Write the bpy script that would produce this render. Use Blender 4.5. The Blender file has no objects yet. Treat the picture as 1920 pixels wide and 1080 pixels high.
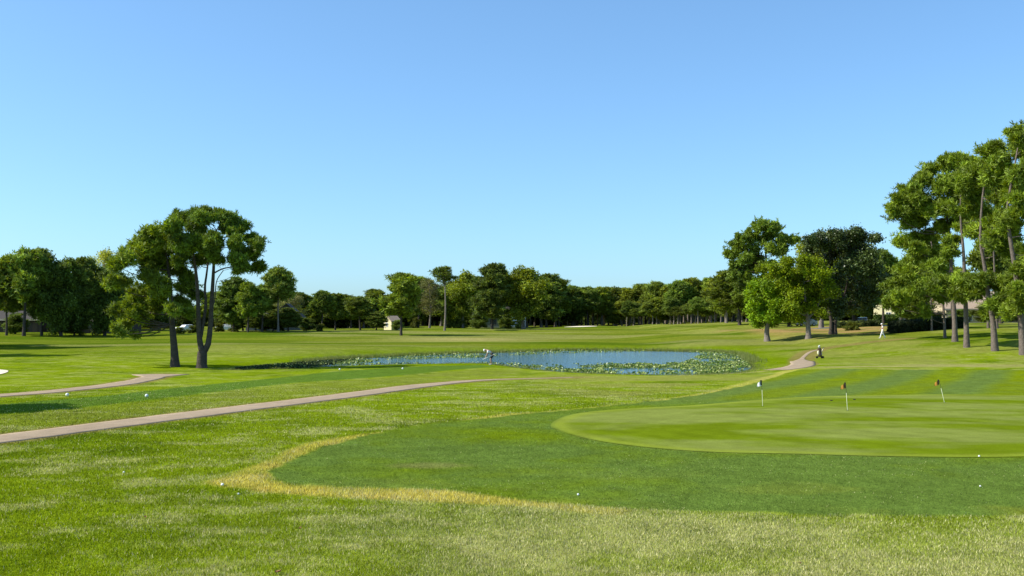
import bpy, bmesh, math, random
import numpy as np
from mathutils import Vector, Matrix

# ------------------------------------------------------------------ camera, world, sun
S = bpy.context.scene
C = S.collection
F = 1884.0          # focal length in photo pixels (1920 wide)
CH = 3.4            # camera height
HY = 598.0          # horizon row
PITCH = math.atan((HY - 540) / F)
cam_d = bpy.data.cameras.new('camera')
cam_d.sensor_width = 36; cam_d.lens = 36 * F / 1920
cam_d.clip_start = 0.3; cam_d.clip_end = 6000
cam = bpy.data.objects.new('camera', cam_d); C.objects.link(cam)
cam.location = (0, 0, CH); cam.rotation_euler = (math.pi / 2 + PITCH, 0, 0)
S.camera = cam

SUN_EL = math.radians(41); SUN_AZ = math.radians(-97)      # azimuth from +Y (view), negative = left
w = bpy.data.worlds.new("World"); S.world = w; w.use_nodes = True
nt = w.node_tree; nt.nodes.clear()
sky = nt.nodes.new('ShaderNodeTexSky'); sky.sky_type = 'NISHITA'; sky.sun_disc = False
sky.sun_elevation = SUN_EL; sky.sun_rotation = SUN_AZ
sky.altitude = 10; sky.air_density = 0.85; sky.dust_density = 0.9; sky.ozone_density = 3.5
bg = nt.nodes.new('ShaderNodeBackground'); bg.inputs['Strength'].default_value = 0.13
wo = nt.nodes.new('ShaderNodeOutputWorld')
hs_ = nt.nodes.new('ShaderNodeMix'); hs_.data_type = 'RGBA'; hs_.blend_type = 'MULTIPLY'; hs_.inputs[0].default_value = 1; hs_.inputs[7].default_value = (1.05, 1.45, 1.70, 1)
gm_ = nt.nodes.new('ShaderNodeGamma'); gm_.inputs[1].default_value = .8
nt.links.new(sky.outputs[0], gm_.inputs[0]); nt.links.new(gm_.outputs[0], hs_.inputs[6]); nt.links.new(hs_.outputs[2], bg.inputs[0]); nt.links.new(bg.outputs[0], wo.inputs[0])
sd = bpy.data.lights.new('sun', 'SUN'); sd.energy = 5.0; sd.angle = math.radians(0.5); sd.color = (1, .94, .84)
sun = bpy.data.objects.new('sun', sd); C.objects.link(sun)
sv = Vector((math.sin(SUN_AZ) * math.cos(SUN_EL), math.cos(SUN_AZ) * math.cos(SUN_EL), math.sin(SUN_EL)))
sun.rotation_euler = sv.to_track_quat('Z', 'Y').to_euler()
S.view_settings.view_transform = 'Standard'; S.view_settings.look = 'None'
S.view_settings.exposure = 0.45; S.view_settings.gamma = 1

rng = np.random.default_rng(7)
random.seed(7)

# ------------------------------------------------------------------ helpers
def tag(o, label=None, cat=None, group=None, kind=None):
    if label: o['label'] = label
    if cat: o['category'] = cat
    if group: o['group'] = group
    if kind: o['kind'] = kind
    return o

def sst(a, b, x):
    t = np.clip((np.asarray(x, float) - a) / (b - a), 0, 1)
    return t * t * (3 - 2 * t)

def _hash(i, j, s):
    h = (i.astype(np.int64) * 374761393 + j.astype(np.int64) * 668265263 + s * 974634777) & 0xffffffff
    h = ((h ^ (h >> 13)) * 1274126177) & 0xffffffff
    h = (h ^ (h >> 16)) & 0xffffff
    return h / float(0xffffff)

def vn(x, y, s=0):
    x = np.asarray(x, float); y = np.asarray(y, float)
    i = np.floor(x); j = np.floor(y); fx = x - i; fy = y - j
    fx = fx * fx * (3 - 2 * fx); fy = fy * fy * (3 - 2 * fy)
    a = _hash(i, j, s); b = _hash(i + 1, j, s); c = _hash(i, j + 1, s); d = _hash(i + 1, j + 1, s)
    return (a * (1 - fx) + b * fx) * (1 - fy) + (c * (1 - fx) + d * fx) * fy

def fbm(x, y, s=0, o=4, g=.5):
    t = 0; a = 1; n = 0
    for k in range(o):
        t = t + a * vn(x * 2 ** k + 17.3 * k, y * 2 ** k - 9.1 * k, s + k); n += a; a *= g
    return t / n

def sdf(poly, x, y):
    """signed distance, negative inside"""
    x = np.asarray(x, float); y = np.asarray(y, float)
    d = np.full(x.shape, 1e18); s = np.ones(x.shape)
    n = len(poly)
    for i in range(n):
        ax, ay = poly[i]; bx, by = poly[i - 1]
        ex, ey = bx - ax, by - ay; wx, wy = x - ax, y - ay
        t = np.clip((wx * ex + wy * ey) / (ex * ex + ey * ey + 1e-12), 0, 1)
        dx, dy = wx - ex * t, wy - ey * t
        d = np.minimum(d, dx * dx + dy * dy)
        c1 = y >= ay; c2 = y < by; c3 = ex * wy > ey * wx
        f = (c1 & c2 & c3) | (~c1 & ~c2 & ~c3)
        s = np.where(f, -s, s)
    return s * np.sqrt(d)

def ldist(line, x, y):
    x = np.asarray(x, float); y = np.asarray(y, float); d = np.full(x.shape, 1e18)
    for i in range(len(line) - 1):
        ax, ay = line[i]; bx, by = line[i + 1]
        ex, ey = bx - ax, by - ay; wx, wy = x - ax, y - ay
        t = np.clip((wx * ex + wy * ey) / (ex * ex + ey * ey + 1e-12), 0, 1)
        d = np.minimum(d, (wx - ex * t) ** 2 + (wy - ey * t) ** 2)
    return np.sqrt(d)

def smooth(pts, n=6, closed=False):
    """Catmull-Rom"""
    out = []; N = len(pts)
    rngi = range(N) if closed else range(N - 1)
    for i in rngi:
        g = (lambda k: pts[k % N]) if closed else (lambda k: pts[min(max(k, 0), N - 1)])
        p0, p1, p2, p3 = g(i - 1), g(i), g(i + 1), g(i + 2)
        for j in range(n):
            t = j / n
            out.append(tuple(.5 * ((2 * p1[k]) + (-p0[k] + p2[k]) * t + (2 * p0[k] - 5 * p1[k] + 4 * p2[k] - p3[k]) * t * t
                                   + (-p0[k] + 3 * p1[k] - 3 * p2[k] + p3[k]) * t ** 3) for k in range(len(p1))))
    if not closed: out.append(tuple(pts[-1]))
    return out

cp, sp_ = math.cos(PITCH), math.sin(PITCH)
def ray(px, py):
    u = (px - 960) / F; v = (540 - py) / F
    dy = cp - v * sp_; dz = sp_ + v * cp
    return u / dy, dz / dy          # per metre of depth y

def on_plane(px, py, z):
    a, b = ray(px, py); d = (z - CH) / b
    return (a * d, d)

# ------------------------------------------------------------------ terrain
WATER = -0.5
pond_px = [(440, 694), (500, 692.5), (560, 691), (620, 687), (700, 684.5), (800, 682.5), (900, 681.2), (940, 684.8), (1000, 692.5), (1080, 699),
           (1160, 702), (1240, 703.5), (1320, 702), (1385, 698), (1408, 688), (1395, 676), (1385, 668), (1355, 662.5), (1300, 660),
           (1200, 658), (1080, 657.5), (980, 660), (880, 663), (780, 667), (700, 671), (640, 675), (580, 680), (520, 684.5), (470, 689)]
POND = smooth([on_plane(a, b, WATER) for a, b in pond_px], 3, True)

def h(x, y):
    x = np.asarray(x, float); y = np.asarray(y, float)
    base = -0.36 * sst(38, 70, y) * (1 - sst(95, 150, y))
    und = (fbm(x / 34 + 3, y / 26, 11, 2) - .5) * 0.95 * sst(95, 150, y) * (1 - sst(380, 600, y))
    und += (fbm(x / 12, y / 12, 21, 2) - .5) * 0.10 * sst(10, 30, y)
    # low mounds beyond the left end of the pond
    und += 0.45 * np.exp(-(((x + 25) / 22) ** 2 + ((y - 118) / 12) ** 2))
    base = base + und + .8 * sst(148, 214, y) * (1 - sst(28, 42, x))
    base = base + .75 * sst(96, 146, y) * sst(16, 28, x) * (1 - sst(38, 48, x)) * (1 - sst(148, 214, y) * (1 - sst(28, 42, x)))
    # right hand bank
    bank = np.interp(x, [30, 34, 40, 46, 52, 60, 80], [0, .12, .9, 1.45, 1.8, 2.3, 2.6])
    bank = bank * sst(82, 114, y + 0.25 * (x - 40))
    base = base + bank * (1 - .25 * sst(300, 500, y))
    # slight rise before the path on the right (far rim of the green surround)
    base = base + 0.32 * np.exp(-(((y - 70) / 6.0) ** 2)) * sst(14, 22, x)
    # far bunker mound
    mx, my = (1088 - 960) / F * 285, 285
    base = base + 0.55 * np.exp(-(((x - mx) / 11) ** 2 + ((y - my) / 9) ** 2))
    s = sdf(POND, x, y)
    out = WATER + (base - WATER) * sst(0, 9, s) + 0.03 * sst(0, .6, s)
    inn = WATER - 0.9 * sst(0, 5, -s) - 0.02
    return np.where(s > 0, out, inn)

def at(px, py, dmax=900):
    a, b = ray(px, py)
    d = np.exp(np.linspace(math.log(8), math.log(dmax), 2500))
    g = CH + b * d - h(a * d, d)
    k = np.argmax(g < 0)
    if g[k] >= 0: k = len(d) - 1
    if k > 0:
        t = g[k - 1] / (g[k - 1] - g[k] + 1e-9); dd = d[k - 1] + (d[k] - d[k - 1]) * t
    else: dd = d[k]
    return (a * dd, dd)

def pt(px, d):
    """point on ground at picture column px and distance d"""
    x = (px - 960) / F * d
    return (x, d, float(h(x, d)))

def gz(x, y): return float(h(x, y))

# outlines on the ground
GREEN = smooth([at(a, b) for a, b in [(1034, 795), (1050, 808), (1110, 825), (1200, 838), (1330, 848), (1500, 852), (1700, 857), (1920, 857),
        (2200, 845), (2380, 815), (2350, 775), (2150, 748), (1920, 741), (1750, 740), (1600, 742), (1500, 745), (1400, 752), (1300, 760), (1150, 768), (1070, 778)]], 5, True)
SURR = smooth([at(a, b) for a, b in [(505, 890), (560, 910), (700, 915), (850, 922), (1000, 940), (1200, 955), (1500, 964), (1920, 966), (2300, 950), (2700, 900),
        (2800, 800), (2600, 720), (2200, 697), (1920, 694), (1700, 693), (1560, 692), (1500, 694), (1450, 708), (1400, 722), (1300, 742), (1200, 755), (1100, 765), (1000, 774), (900, 785), (760, 801), (650, 826), (560, 857), (515, 878)]], 4, True)
TEE = [at(a, b) for a, b in [(-120, 768), (0, 758), (200, 742), (420, 718), (600, 699), (740, 689), (900, 684.5), (930, 687), (900, 690), (800, 699), (560, 717), (420, 733), (280, 750), (150, 765), (0, 776), (-120, 788)]]
OLIVE = [at(a, b) for a, b in [(-200, 790), (0, 776), (280, 751), (560, 718), (900, 691), (1000, 694), (960, 708), (880, 712), (700, 732), (400, 768), (0, 815), (-200, 840)]]
PATH_A = smooth([at(a, b) for a, b in [(-300, 862), (-120, 838), (0, 823.5), (200, 797.5), (400, 772.5), (600, 748), (700, 735), (800, 722), (880, 714.5), (950, 711), (1050, 708.5), (1200, 706),
        (1340, 702), (1420, 697), (1480, 690.5)]] + [at(a, b) for a, b in [(1505, 684), (1503, 674), (1514, 663), (1532, 656.5), (1560, 651), (1600, 645.5), (1650, 639.5), (1700, 635)]], 6)
PATH_B = smooth([at(a, b) for a, b in [(-260, 760), (-100, 749), (0, 741.5), (100, 734), (200, 723.5), (255, 715), (285, 708), (302, 702)]], 6)
DRYT = [at(a, b) for a, b in [(455, 905), (500, 878), (570, 843), (680, 818), (850, 795), (960, 779), (1100, 768), (1250, 752), (1330, 738), (1400, 720), (1470, 698), (1500, 690)]]
DRYB = [at(a, b) for a, b in [(445, 905), (520, 916), (600, 922), (700, 925), (850, 932), (1000, 942), (1130, 955)]]
BR = at(800, 874); YP = at(865, 636)

def mixc(a, b, t):
    t = np.asarray(t)[..., None]
    return a * (1 - t) + b * t
def col(*c): return np.array(c, float)

G_BRIGHT = col(.170, .228, .007); G_DEEP = col(.094, .146, .004); G_PALE = col(.28, .295, .075)
G_SURR = col(.104, .160, .026); G_GREEN = col(.172, .205, .040); G_GOLD = col(.50, .44, .09)
G_MEAD = col(.138, .166, .014); G_POND = col(.130, .190, .002); G_TEE = col(.088, .158, .024); G_BROWN = col(.25, .17, .075)

def albedo(x, y):
    x = np.asarray(x, float); y = np.asarray(y, float)
    n1 = fbm(x / 3.2, y / 3.2, 31, 5, .6); n2 = fbm(x / 9, y / 9, 41, 3); n3 = fbm(x / .5, y / .5, 51, 3)
    c = mixc(np.broadcast_to(G_BRIGHT, x.shape + (3,)), G_DEEP, np.clip((n1 - .42) * 3.2, 0, 1))
    # dry, pale turf: strong close to the camera on the right, in scattered patches elsewhere
    dry = np.clip((fbm(x / 1.5 + 5, y / 1.0, 61, 5, .66) - .49) * 5, 0, 1) * .62
    near = (1 - sst(16.5, 19.8, y + .10 * x)) * sst(-6.5, 4.0, x)
    dry = np.clip(dry + near * (.36 + .8 * np.clip(n1 * 2.2 - .7, 0, 1)), 0, 1)
    dry = np.clip(dry * (.55 + .9 * n3), 0, .9)
    c = mixc(c, G_PALE, dry)
    # far meadow
    m = sst(82, 128, y + 6 * (n2 - .5))
    band = fbm(x / 40, y / 7, 71, 4, .6)
    cm = mixc(np.broadcast_to(G_MEAD, x.shape + (3,)), col(.074, .116, .006), np.clip((band - .42) * 4.5, 0, 1))
    cm = mixc(cm, col(.215, .215, .060), np.clip((fbm(x / 28 + 9, y / 9, 81, 4) - .56) * 6, 0, .7))
    c = mixc(c, cm, m)
    ps = sdf(POND, x, y)
    c = mixc(c, G_POND, (1 - sst(2, 11, ps + 4 * (n2 - .5))) * sst(76, 84, y) * .85)
    c = mixc(c, col(.035, .035, .020), 1 - sst(-.2, .9, ps + .8 * (n3 - .5)))
    # bank to the right: brown-yellow thatch patches
    rb = sst(24, 34, x) * sst(74, 84, y)
    c = mixc(c, col(.20, .215, .040), rb * np.clip((fbm(x / 6, y / 4, 91, 4) - .40) * 4, 0, .9))
    rb2 = sst(20, 26, x) * sst(64, 69, y) * (1 - sst(80, 88, y))
    c = mixc(c, col(.270, .250, .082), rb2 * np.clip((fbm(x / 5 + 4, y / 3, 95, 4) - .38) * 4, 0, .85))
    ob = (1 - sst(.36, .39, x / np.maximum(y, 1))) * sst(34, 40, x + .03 * (150 - y)) * sst(122, 134, y) * (1 - sst(175, 200, y))
    c = mixc(c, col(.30, .19, .07), ob * np.clip((fbm(x / 9, y / 6, 97, 3) - .33) * 4, 0, .95))
    c = mixc(c, col(.30, .26, .09), np.exp(-((x - YP[0]) / 12) ** 2 - ((y - YP[1]) / 9) ** 2) * .8)
    zz_ = sst(-2, 6, x) * (1 - sst(20, 26, x)) * sst(38, 46, y) * (1 - sst(66, 72, y))
    c = mixc(c, col(.215, .225, .045), zz_ * np.clip((fbm(x / 4 + 2, y / 3, 99, 4) - .36) * 4, 0, .85))
    ol = sdf(OLIVE, x, y)
    c = mixc(c, col(.165, .190, .028), (1 - sst(-1.2, .4, ol + (n2 - .5))) * (.45 + .5 * np.clip(n1 * 1.6 - .4, 0, 1)))
    # tee strip
    ts = sdf(TEE, x, y)
    c = mixc(c, mixc(np.broadcast_to(G_TEE, x.shape + (3,)), G_DEEP, n2 * .5), (1 - sst(-.35, .3, ts + .25 * (n3 - .5))))
    # surround
    ss = sdf(SURR, x, y); e = .32 * (n3 - .5) + .30 * (fbm(x / 1.1, y / 1.1, 55, 2) - .5)
    cs = mixc(np.broadcast_to(G_SURR, x.shape + (3,)), col(.120, .172, .006), np.clip((n1 - .45) * 3, 0, 1))
    bx_, by_ = BR; cs = mixc(cs, col(.23, .21, .070), np.clip(1.1 - np.sqrt(((x - bx_) / 1.6) ** 2 + ((y - by_) / .9) ** 2) - 1.6 * (n1 - .3), 0, .42))
    cs = mixc(cs, col(.19, .22, .030), np.clip((fbm(x / 3, y / 2.0, 103, 4) - .52) * 4, 0, .5) * (1 - sst(17, 24, y)))
    st = np.sin((x * .866 - y * .5 + .6 * (n2 - .5)) * 2 * math.pi / 4.6) * sst(38, 42, y)
    cs = mixc(cs, col(.115, .165, .032), sst(39, 43, y) * .7)
    cs = mixc(cs, col(.150, .195, .003), sst(40, 44, y) * (.38 + .42 * np.clip(st * 1.6, -1, 1)) * (.55 + .8 * n1))
    cs = mixc(cs, col(.20, .205, .020), (1 - sst(.1, 1.3, -ss)) * sst(4, 8, x) * (y < 24) * np.clip((n1 - .3) * 3, 0, .8))
    c = mixc(c, cs, 1 - sst(-.15, .15, ss + e))
    # dead golden rim
    gb = ldist(DRYB, x, y); wB = .38 + .46 * fbm(x / 1.4, y / 1.0, 111, 3); fade = 1 - sst(-.5, 3.0, x) * .7
    g1 = (1 - sst(wB * .55, wB * 1.1, gb)) * sst(-.05, .12, ss + e) * fade
    gt = ldist(DRYT, x, y); wT = .22 + .50 * fbm(x / 2, y / 2, 121, 2)
    g2 = (1 - sst(wT * .4, wT * 1.3, gt)) * sst(-.08, .1, ss + e) * (.85 - .25 * sst(26, 40, y))
    c = mixc(c, mixc(np.broadcast_to(G_GOLD, x.shape + (3,)), G_BROWN, np.clip(n3 * 1.2 - .5, 0, .5)), np.clip(np.maximum(g1, g2), 0, 1) * np.clip(.25 + 1.2 * fbm(x / .8, y / .6, 141, 3, .6), .3, .95))
    # edges of the paths: worn, dry
    pd = np.minimum(ldist(PATH_A, x, y), ldist(PATH_B, x, y))
    c = mixc(c, col(.20, .15, .05), (1 - sst(.95, 1.45, pd + .3 * (n3 - .5))) * .7 * (1 - sst(4, 6, x) * (1 - sst(19, 21, x))))
    c = mixc(c, col(.30, .27, .085), (1 - sst(.15, .55, pd + .5 * (n3 - .5))) * .75 * sst(3, 5, x) * (1 - sst(19, 21, x)))
    # putting green
    gs = sdf(GREEN, x, y)
    gm = fbm(x / 6 + 8, y / 2.4, 131, 5, .6)
    cg = mixc(np.broadcast_to(G_GREEN, x.shape + (3,)), col(.112, .158, .004), np.clip((gm - .38) * 5, 0, .95))
    cg = cg * (1 + .035 * np.tanh(4 * np.sin((x * .82 + y * .57) * 2 * math.pi / 1.25)))[..., None]
    rim = np.exp(-((gs + .25) / .28) ** 2)
    cg = mixc(cg, col(.195, .235, .025), rim * .8)
    c = mixc(c, cg, 1 - sst(-.05, .05, gs))
    return c * (.80 + .40 * n3)[..., None], dry, gs, ss, pd, ps

def mesh_np(name, V, faces, n=4, colors=None, smooth_=False):
    me = bpy.data.meshes.new(name)
    V = np.asarray(V, np.float32); faces = np.asarray(faces, np.int32).reshape(-1, n)
    me.vertices.add(len(V)); me.vertices.foreach_set('co', V.ravel())
    me.loops.add(faces.size); me.loops.foreach_set('vertex_index', faces.ravel())
    me.polygons.add(len(faces))
    me.polygons.foreach_set('loop_start', np.arange(0, faces.size, n, dtype=np.int32))
    me.polygons.foreach_set('loop_total', np.full(len(faces), n, np.int32))
    me.update(calc_edges=True); me.validate()
    if smooth_: me.polygons.foreach_set('use_smooth', np.ones(len(faces), bool))
    if colors is not None:
        a = me.attributes.new('tint', 'FLOAT_COLOR', 'POINT')
        cc = np.ones((len(V), 4), np.float32); cc[:, :3] = colors
        a.data.foreach_set('color', cc.ravel())
    return me

def link(name, me, mat=None, parent=None):
    o = bpy.data.objects.new(name, me); C.objects.link(o)
    if mat is not None: me.materials.clear(); me.materials.append(mat)
    if parent is not None: o.parent = parent
    return o

# ------------------------------------------------------------------ materials
def mat(name, base=(.5, .5, .5), rough=.8, spec=.3, metal=0, noise=None, bump=None, attr=None, trans=None, objrand=0):
    m = bpy.data.materials.new(name); m.use_nodes = True; t = m.node_tree; N = t.nodes; L = t.links
    p = N['Principled BSDF']; p.inputs['Roughness'].default_value = rough; p.inputs['Metallic'].default_value = metal
    p.inputs['Specular IOR Level'].default_value = spec
    p.inputs['Base Color'].default_value = (*base, 1)
    src = None
    if attr:
        a = N.new('ShaderNodeAttribute'); a.attribute_name = attr; src = a.outputs['Color']
        if base != (1, 1, 1):
            mx = N.new('ShaderNodeMix'); mx.data_type = 'RGBA'; mx.blend_type = 'MULTIPLY'; mx.inputs[0].default_value = 1
            mx.inputs[7].default_value = (*base, 1); L.new(src, mx.inputs[6]); src = mx.outputs[2]
    geo = N.new('ShaderNodeNewGeometry'); tc = N.new('ShaderNodeTexCoord')
    if noise:
        for (scale, amt, det, space) in noise:
            nz = N.new('ShaderNodeTexNoise'); nz.inputs['Scale'].default_value = scale; nz.inputs['Detail'].default_value = det
            nz.inputs['Roughness'].default_value = .65
            L.new(geo.outputs['Position'] if space == 'w' else tc.outputs['Object'], nz.inputs['Vector'])
            mr = N.new('ShaderNodeMapRange'); mr.inputs[1].default_value = .28; mr.inputs[2].default_value = .72
            mr.inputs[3].default_value = 1 - amt; mr.inputs[4].default_value = 1 + amt
            L.new(nz.outputs['Fac'], mr.inputs[0])
            mx = N.new('ShaderNodeMix'); mx.data_type = 'RGBA'; mx.blend_type = 'MULTIPLY'; mx.inputs[0].default_value = 1
            if src is None: mx.inputs[6].default_value = (*base, 1)
            else: L.new(src, mx.inputs[6])
            cb = N.new('ShaderNodeCombineColor')
            for k in range(3): L.new(mr.outputs[0], cb.inputs[k])
            L.new(cb.outputs[0], mx.inputs[7]); src = mx.outputs[2]
    if objrand:
        oi = N.new('ShaderNodeObjectInfo'); hs = N.new('ShaderNodeHueSaturation')
        for (idx, lo, hi) in (('Hue', .5 - .008 * objrand, .5 + .016 * objrand), ('Value', 1 - .25 * objrand, 1 + .3 * objrand)):
            mr = N.new('ShaderNodeMapRange'); mr.inputs[3].default_value = lo; mr.inputs[4].default_value = hi
            if idx == 'Value':
                ml = N.new('ShaderNodeMath'); ml.operation = 'MULTIPLY'; ml.inputs[1].default_value = 7.31
                fr = N.new('ShaderNodeMath'); fr.operation = 'FRACT'
                L.new(oi.outputs['Random'], ml.inputs[0]); L.new(ml.outputs[0], fr.inputs[0]); L.new(fr.outputs[0], mr.inputs[0])
            else: L.new(oi.outputs['Random'], mr.inputs[0])
            L.new(mr.outputs[0], hs.inputs[idx])
        if src is None: hs.inputs['Color'].default_value = (*base, 1)
        else: L.new(src, hs.inputs['Color'])
        src = hs.outputs[0]
    if src is not None: L.new(src, p.inputs['Base Color'])
    if bump:
        prev = None
        for (scale, dist, det) in bump:
            nz = N.new('ShaderNodeTexNoise'); nz.inputs['Scale'].default_value = scale; nz.inputs['Detail'].default_value = det
            L.new(geo.outputs['Position'], nz.inputs['Vector'])
            b = N.new('ShaderNodeBump'); b.inputs['Distance'].default_value = dist; b.inputs['Strength'].default_value = 1
            L.new(nz.outputs['Fac'], b.inputs['Height'])
            if prev: L.new(prev, b.inputs['Normal'])
            prev = b.outputs[0]
        L.new(prev, p.inputs['Normal'])
    if trans:
        tr = N.new('ShaderNodeBsdfTranslucent'); ms = N.new('ShaderNodeMixShader'); ms.inputs[0].default_value = trans
        hs = N.new('ShaderNodeHueSaturation'); hs.inputs['Hue'].default_value = .485; hs.inputs['Saturation'].default_value = 1.1; hs.inputs['Value'].default_value = 1.25
        if src is None: hs.inputs['Color'].default_value = (*base, 1)
        else: L.new(src, hs.inputs['Color'])
        L.new(hs.outputs[0], tr.inputs[0])
        out = N['Material Output']
        L.new(p.outputs[0], ms.inputs[1]); L.new(tr.outputs[0], ms.inputs[2]); L.new(ms.outputs[0], out.inputs['Surface'])
    return m

M = {}
M['ground'] = mat('turf', (1, 1, 1), 1, .0, attr='tint', noise=[(1.7, .12, 6, 'w'), (16, .34, 3, 'w'), (60, .2, 2, 'w')], bump=[(30, .03, 3), (4, .05, 3)])
M['green'] = mat('putting_turf', (1, 1, 1), 1, .0, attr='tint', noise=[(2.5, .07, 6, 'w'), (14, .10, 4, 'w'), (45, .18, 3, 'w')], bump=[(60, .006, 2)])
M['blade'] = mat('grass_blade', (1, 1, 1), .8, .08, attr='tint', trans=.3)
M['path'] = mat('path_surface', (.33, .25, .165), .95, .05, noise=[(.35, .12, 5, 'w'), (2.2, .14, 5, 'w'), (25, .18, 3, 'w')], bump=[(60, .006, 2)])
M['sand'] = mat('sand', (.72, .62, .45), .95, .1, noise=[(2, .08, 4, 'w')], bump=[(8, .03, 3)])
M['asphalt'] = mat('asphalt', (.17, .165, .16), .9, .2, noise=[(1, .12, 5, 'w')])
M['needle'] = mat('pine_needles', (1, 1, 1), .6, .22, attr='tint', trans=.28, objrand=1)
M['needle_hero'] = mat('pine_needles_near', (1, 1, 1), .55, .28, attr='tint', trans=.28)
M['leaf'] = mat('leaves', (1, 1, 1), .6, .2, attr='tint', trans=.35, objrand=.8)
M['gloss_leaf'] = mat('glossy_leaves', (1, 1, 1), .42, .35, attr='tint', trans=.12)
M['bark'] = mat('pine_bark', (.075, .062, .050), .95, .1, noise=[(3, .30, 5, 'o'), (14, .25, 3, 'o')], bump=[(9, .06, 4)])
M['bark_mid'] = mat('mid_bark', (.150, .120, .098), .95, .1, noise=[(3, .28, 5, 'o'), (14, .25, 3, 'o')], bump=[(9, .06, 4)])
M['bark_grey'] = mat('grey_bark', (.21, .175, .145), .95, .1, noise=[(3, .25, 5, 'o'), (14, .2, 3, 'o')], bump=[(9, .05, 4)])

# ------------------------------------------------------------------ ground sheet (one sheet, dense where the camera looks)
def build_ground():
    th = np.concatenate([np.linspace(-180, -44, 40, endpoint=False), np.linspace(-44, -33, 70, endpoint=False),
                         np.linspace(-33, 33, 1100, endpoint=False), np.linspace(33, 44, 70, endpoint=False), np.linspace(44, 180, 40, endpoint=False)])
    th = np.radians(th)
    r = np.concatenate([[.6, 2, 4, 6, 8, 9.5], np.exp(np.linspace(math.log(11), math.log(620), 640)), [680, 760, 900, 1200, 1700, 2500, 3600]])
    T, R = np.meshgrid(th, r); X = R * np.sin(T); Y = R * np.cos(T)
    Z = h(X, Y)
    A = albedo(X, Y)[0]
    nr, nc = X.shape
    V = np.stack([X, Y, Z], -1).reshape(-1, 3)
    i = np.arange(nr - 1)[:, None] * nc; j = np.arange(nc)[None, :]; j2 = (j + 1) % nc
    q = np.stack([i + j, i + nc + j, i + nc + j2, i + j2], -1).reshape(-1, 4)[:, ::-1]
    cc = A.reshape(-1, 3)
    me = mesh_np('ground', V, q, 4, cc, True)
    return link('ground', me, M['ground'])
ground = tag(build_ground(), kind='structure')
# close the little hole under the camera
bm = bmesh.new(); bmesh.ops.create_circle(bm, cap_ends=True, radius=.7, segments=24)
me = bpy.data.meshes.new('ground_centre'); bm.to_mesh(me); bm.free()
a = me.attributes.new('tint', 'FLOAT_COLOR', 'POINT')
for d in a.data: d.color = (.1, .18, .015, 1)
gc = link('ground', me, M['ground']); gc.location.z = gz(0, 0) - .01; tag(gc, kind='structure')

def sheet_poly(name, poly, mat_, off, rings=46, rad=None, dense=True):
    P = np.array(poly); c = P.mean(0)
    if dense:
        Q = []
        for i in range(len(P)):
            a, b = P[i], P[(i + 1) % len(P)]; k = max(1, int(np.hypot(*(b - a)) / .5))
            for t in range(k): Q.append(a + (b - a) * t / k)
        P = np.array(Q)
    n = len(P); V = [];
    for k in range(1, rings + 1):
        V.append(c + (P - c) * (k / rings))
    V = np.concatenate(V); V = np.vstack([V, c])
    faces = []
    for k in range(rings - 1):
        for i in range(n):
            j = (i + 1) % n; faces.append((k * n + i, k * n + n + i, k * n + n + j, k * n + j))
    Z = h(V[:, 0], V[:, 1]) + off
    me = bpy.data.meshes.new(name)
    tri = [(n * rings, i, (i + 1) % n) for i in range(n)]
    me.from_pydata(np.column_stack([V, Z]).tolist(), [], faces + tri)
    A = albedo(V[:, 0], V[:, 1])[0]
    a = me.attributes.new('tint', 'FLOAT_COLOR', 'POINT'); cc = np.ones((len(V), 4), np.float32); cc[:, :3] = A
    a.data.foreach_set('color', cc.ravel())
    me.polygons.foreach_set('use_smooth', np.ones(len(me.polygons), bool))
    if me.polygons[0].normal.z < 0: me.flip_normals()
    return link(name, me, mat_)
tag(sheet_poly('putting_green', GREEN, M['green'], .012, 60), kind='structure')

def strip(name, line, wid, mat_, off, nw=8, taper=None, thick=.03):
    L = [line[0]]
    for a, b in zip(line[:-1], line[1:]):
        k = max(1, int(math.hypot(b[0] - a[0], b[1] - a[1]) / .5))
        for t in range(1, k + 1): L.append((a[0] + (b[0] - a[0]) * t / k, a[1] + (b[1] - a[1]) * t / k))
    L = np.array(L); T = np.gradient(L, axis=0); T /= np.linalg.norm(T, axis=1)[:, None] + 1e-9
    Nn = np.column_stack([T[:, 1], -T[:, 0]]); V = []
    prof = [(-1, -thick)] + [(s, off) for s in np.linspace(-1, 1, nw)] + [(1, -thick)]
    W = np.full(len(L), wid / 2.)
    if taper is not None: W = taper(L, W)
    W = W * (1 + .10 * (fbm(L[:, 0] * 1.3, L[:, 1] * 1.3, 5, 2) - .5) * 2)
    for s, o in prof:
        p = L + Nn * (W * s)[:, None]
        V.append(np.column_stack([p, h(p[:, 0], p[:, 1]) + o + (.012 * (1 - s * s) if o > 0 else 0)]))
    V = np.stack(V, 1); m = len(prof); n = len(L); V = V.reshape(-1, 3)
    i = np.arange(n - 1)[:, None] * m; j = np.arange(m - 1)[None]
    q = np.stack([i + j, i + m + j, i + m + j + 1, i + j + 1], -1).reshape(-1, 4)
    me = mesh_np(name, V, q, 4, None, False)
    if me.polygons[len(me.polygons) // 2].normal.z < 0: me.flip_normals()
    return link(name, me, mat_)
def tA(L, W):
    return W * (1 - .80 * sst(86, 97, L[:, 1]) * (L[:, 0] > 26))
i0 = max(k for k, p in enumerate(PATH_A) if p[0] < 4.5 and p[1] < 70); i1 = min(k for k, p in enumerate(PATH_A) if k > i0 and p[0] > 19.5)
def tC(L, W): return W * (1 - .75 * sst(len(L) - 26, len(L) - 1, np.arange(len(L))))
tag(strip('cart_path', PATH_A[:i0 + 1], 1.75, M['path'], .010, taper=tC), kind='structure')
i2 = min(k for k, p in enumerate(PATH_A) if k > i1 and p[0] > 34)
tag(strip('cart_path', PATH_A[i1:i2], 2.05, M['path'], .010, taper=tA), kind='structure')
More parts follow.
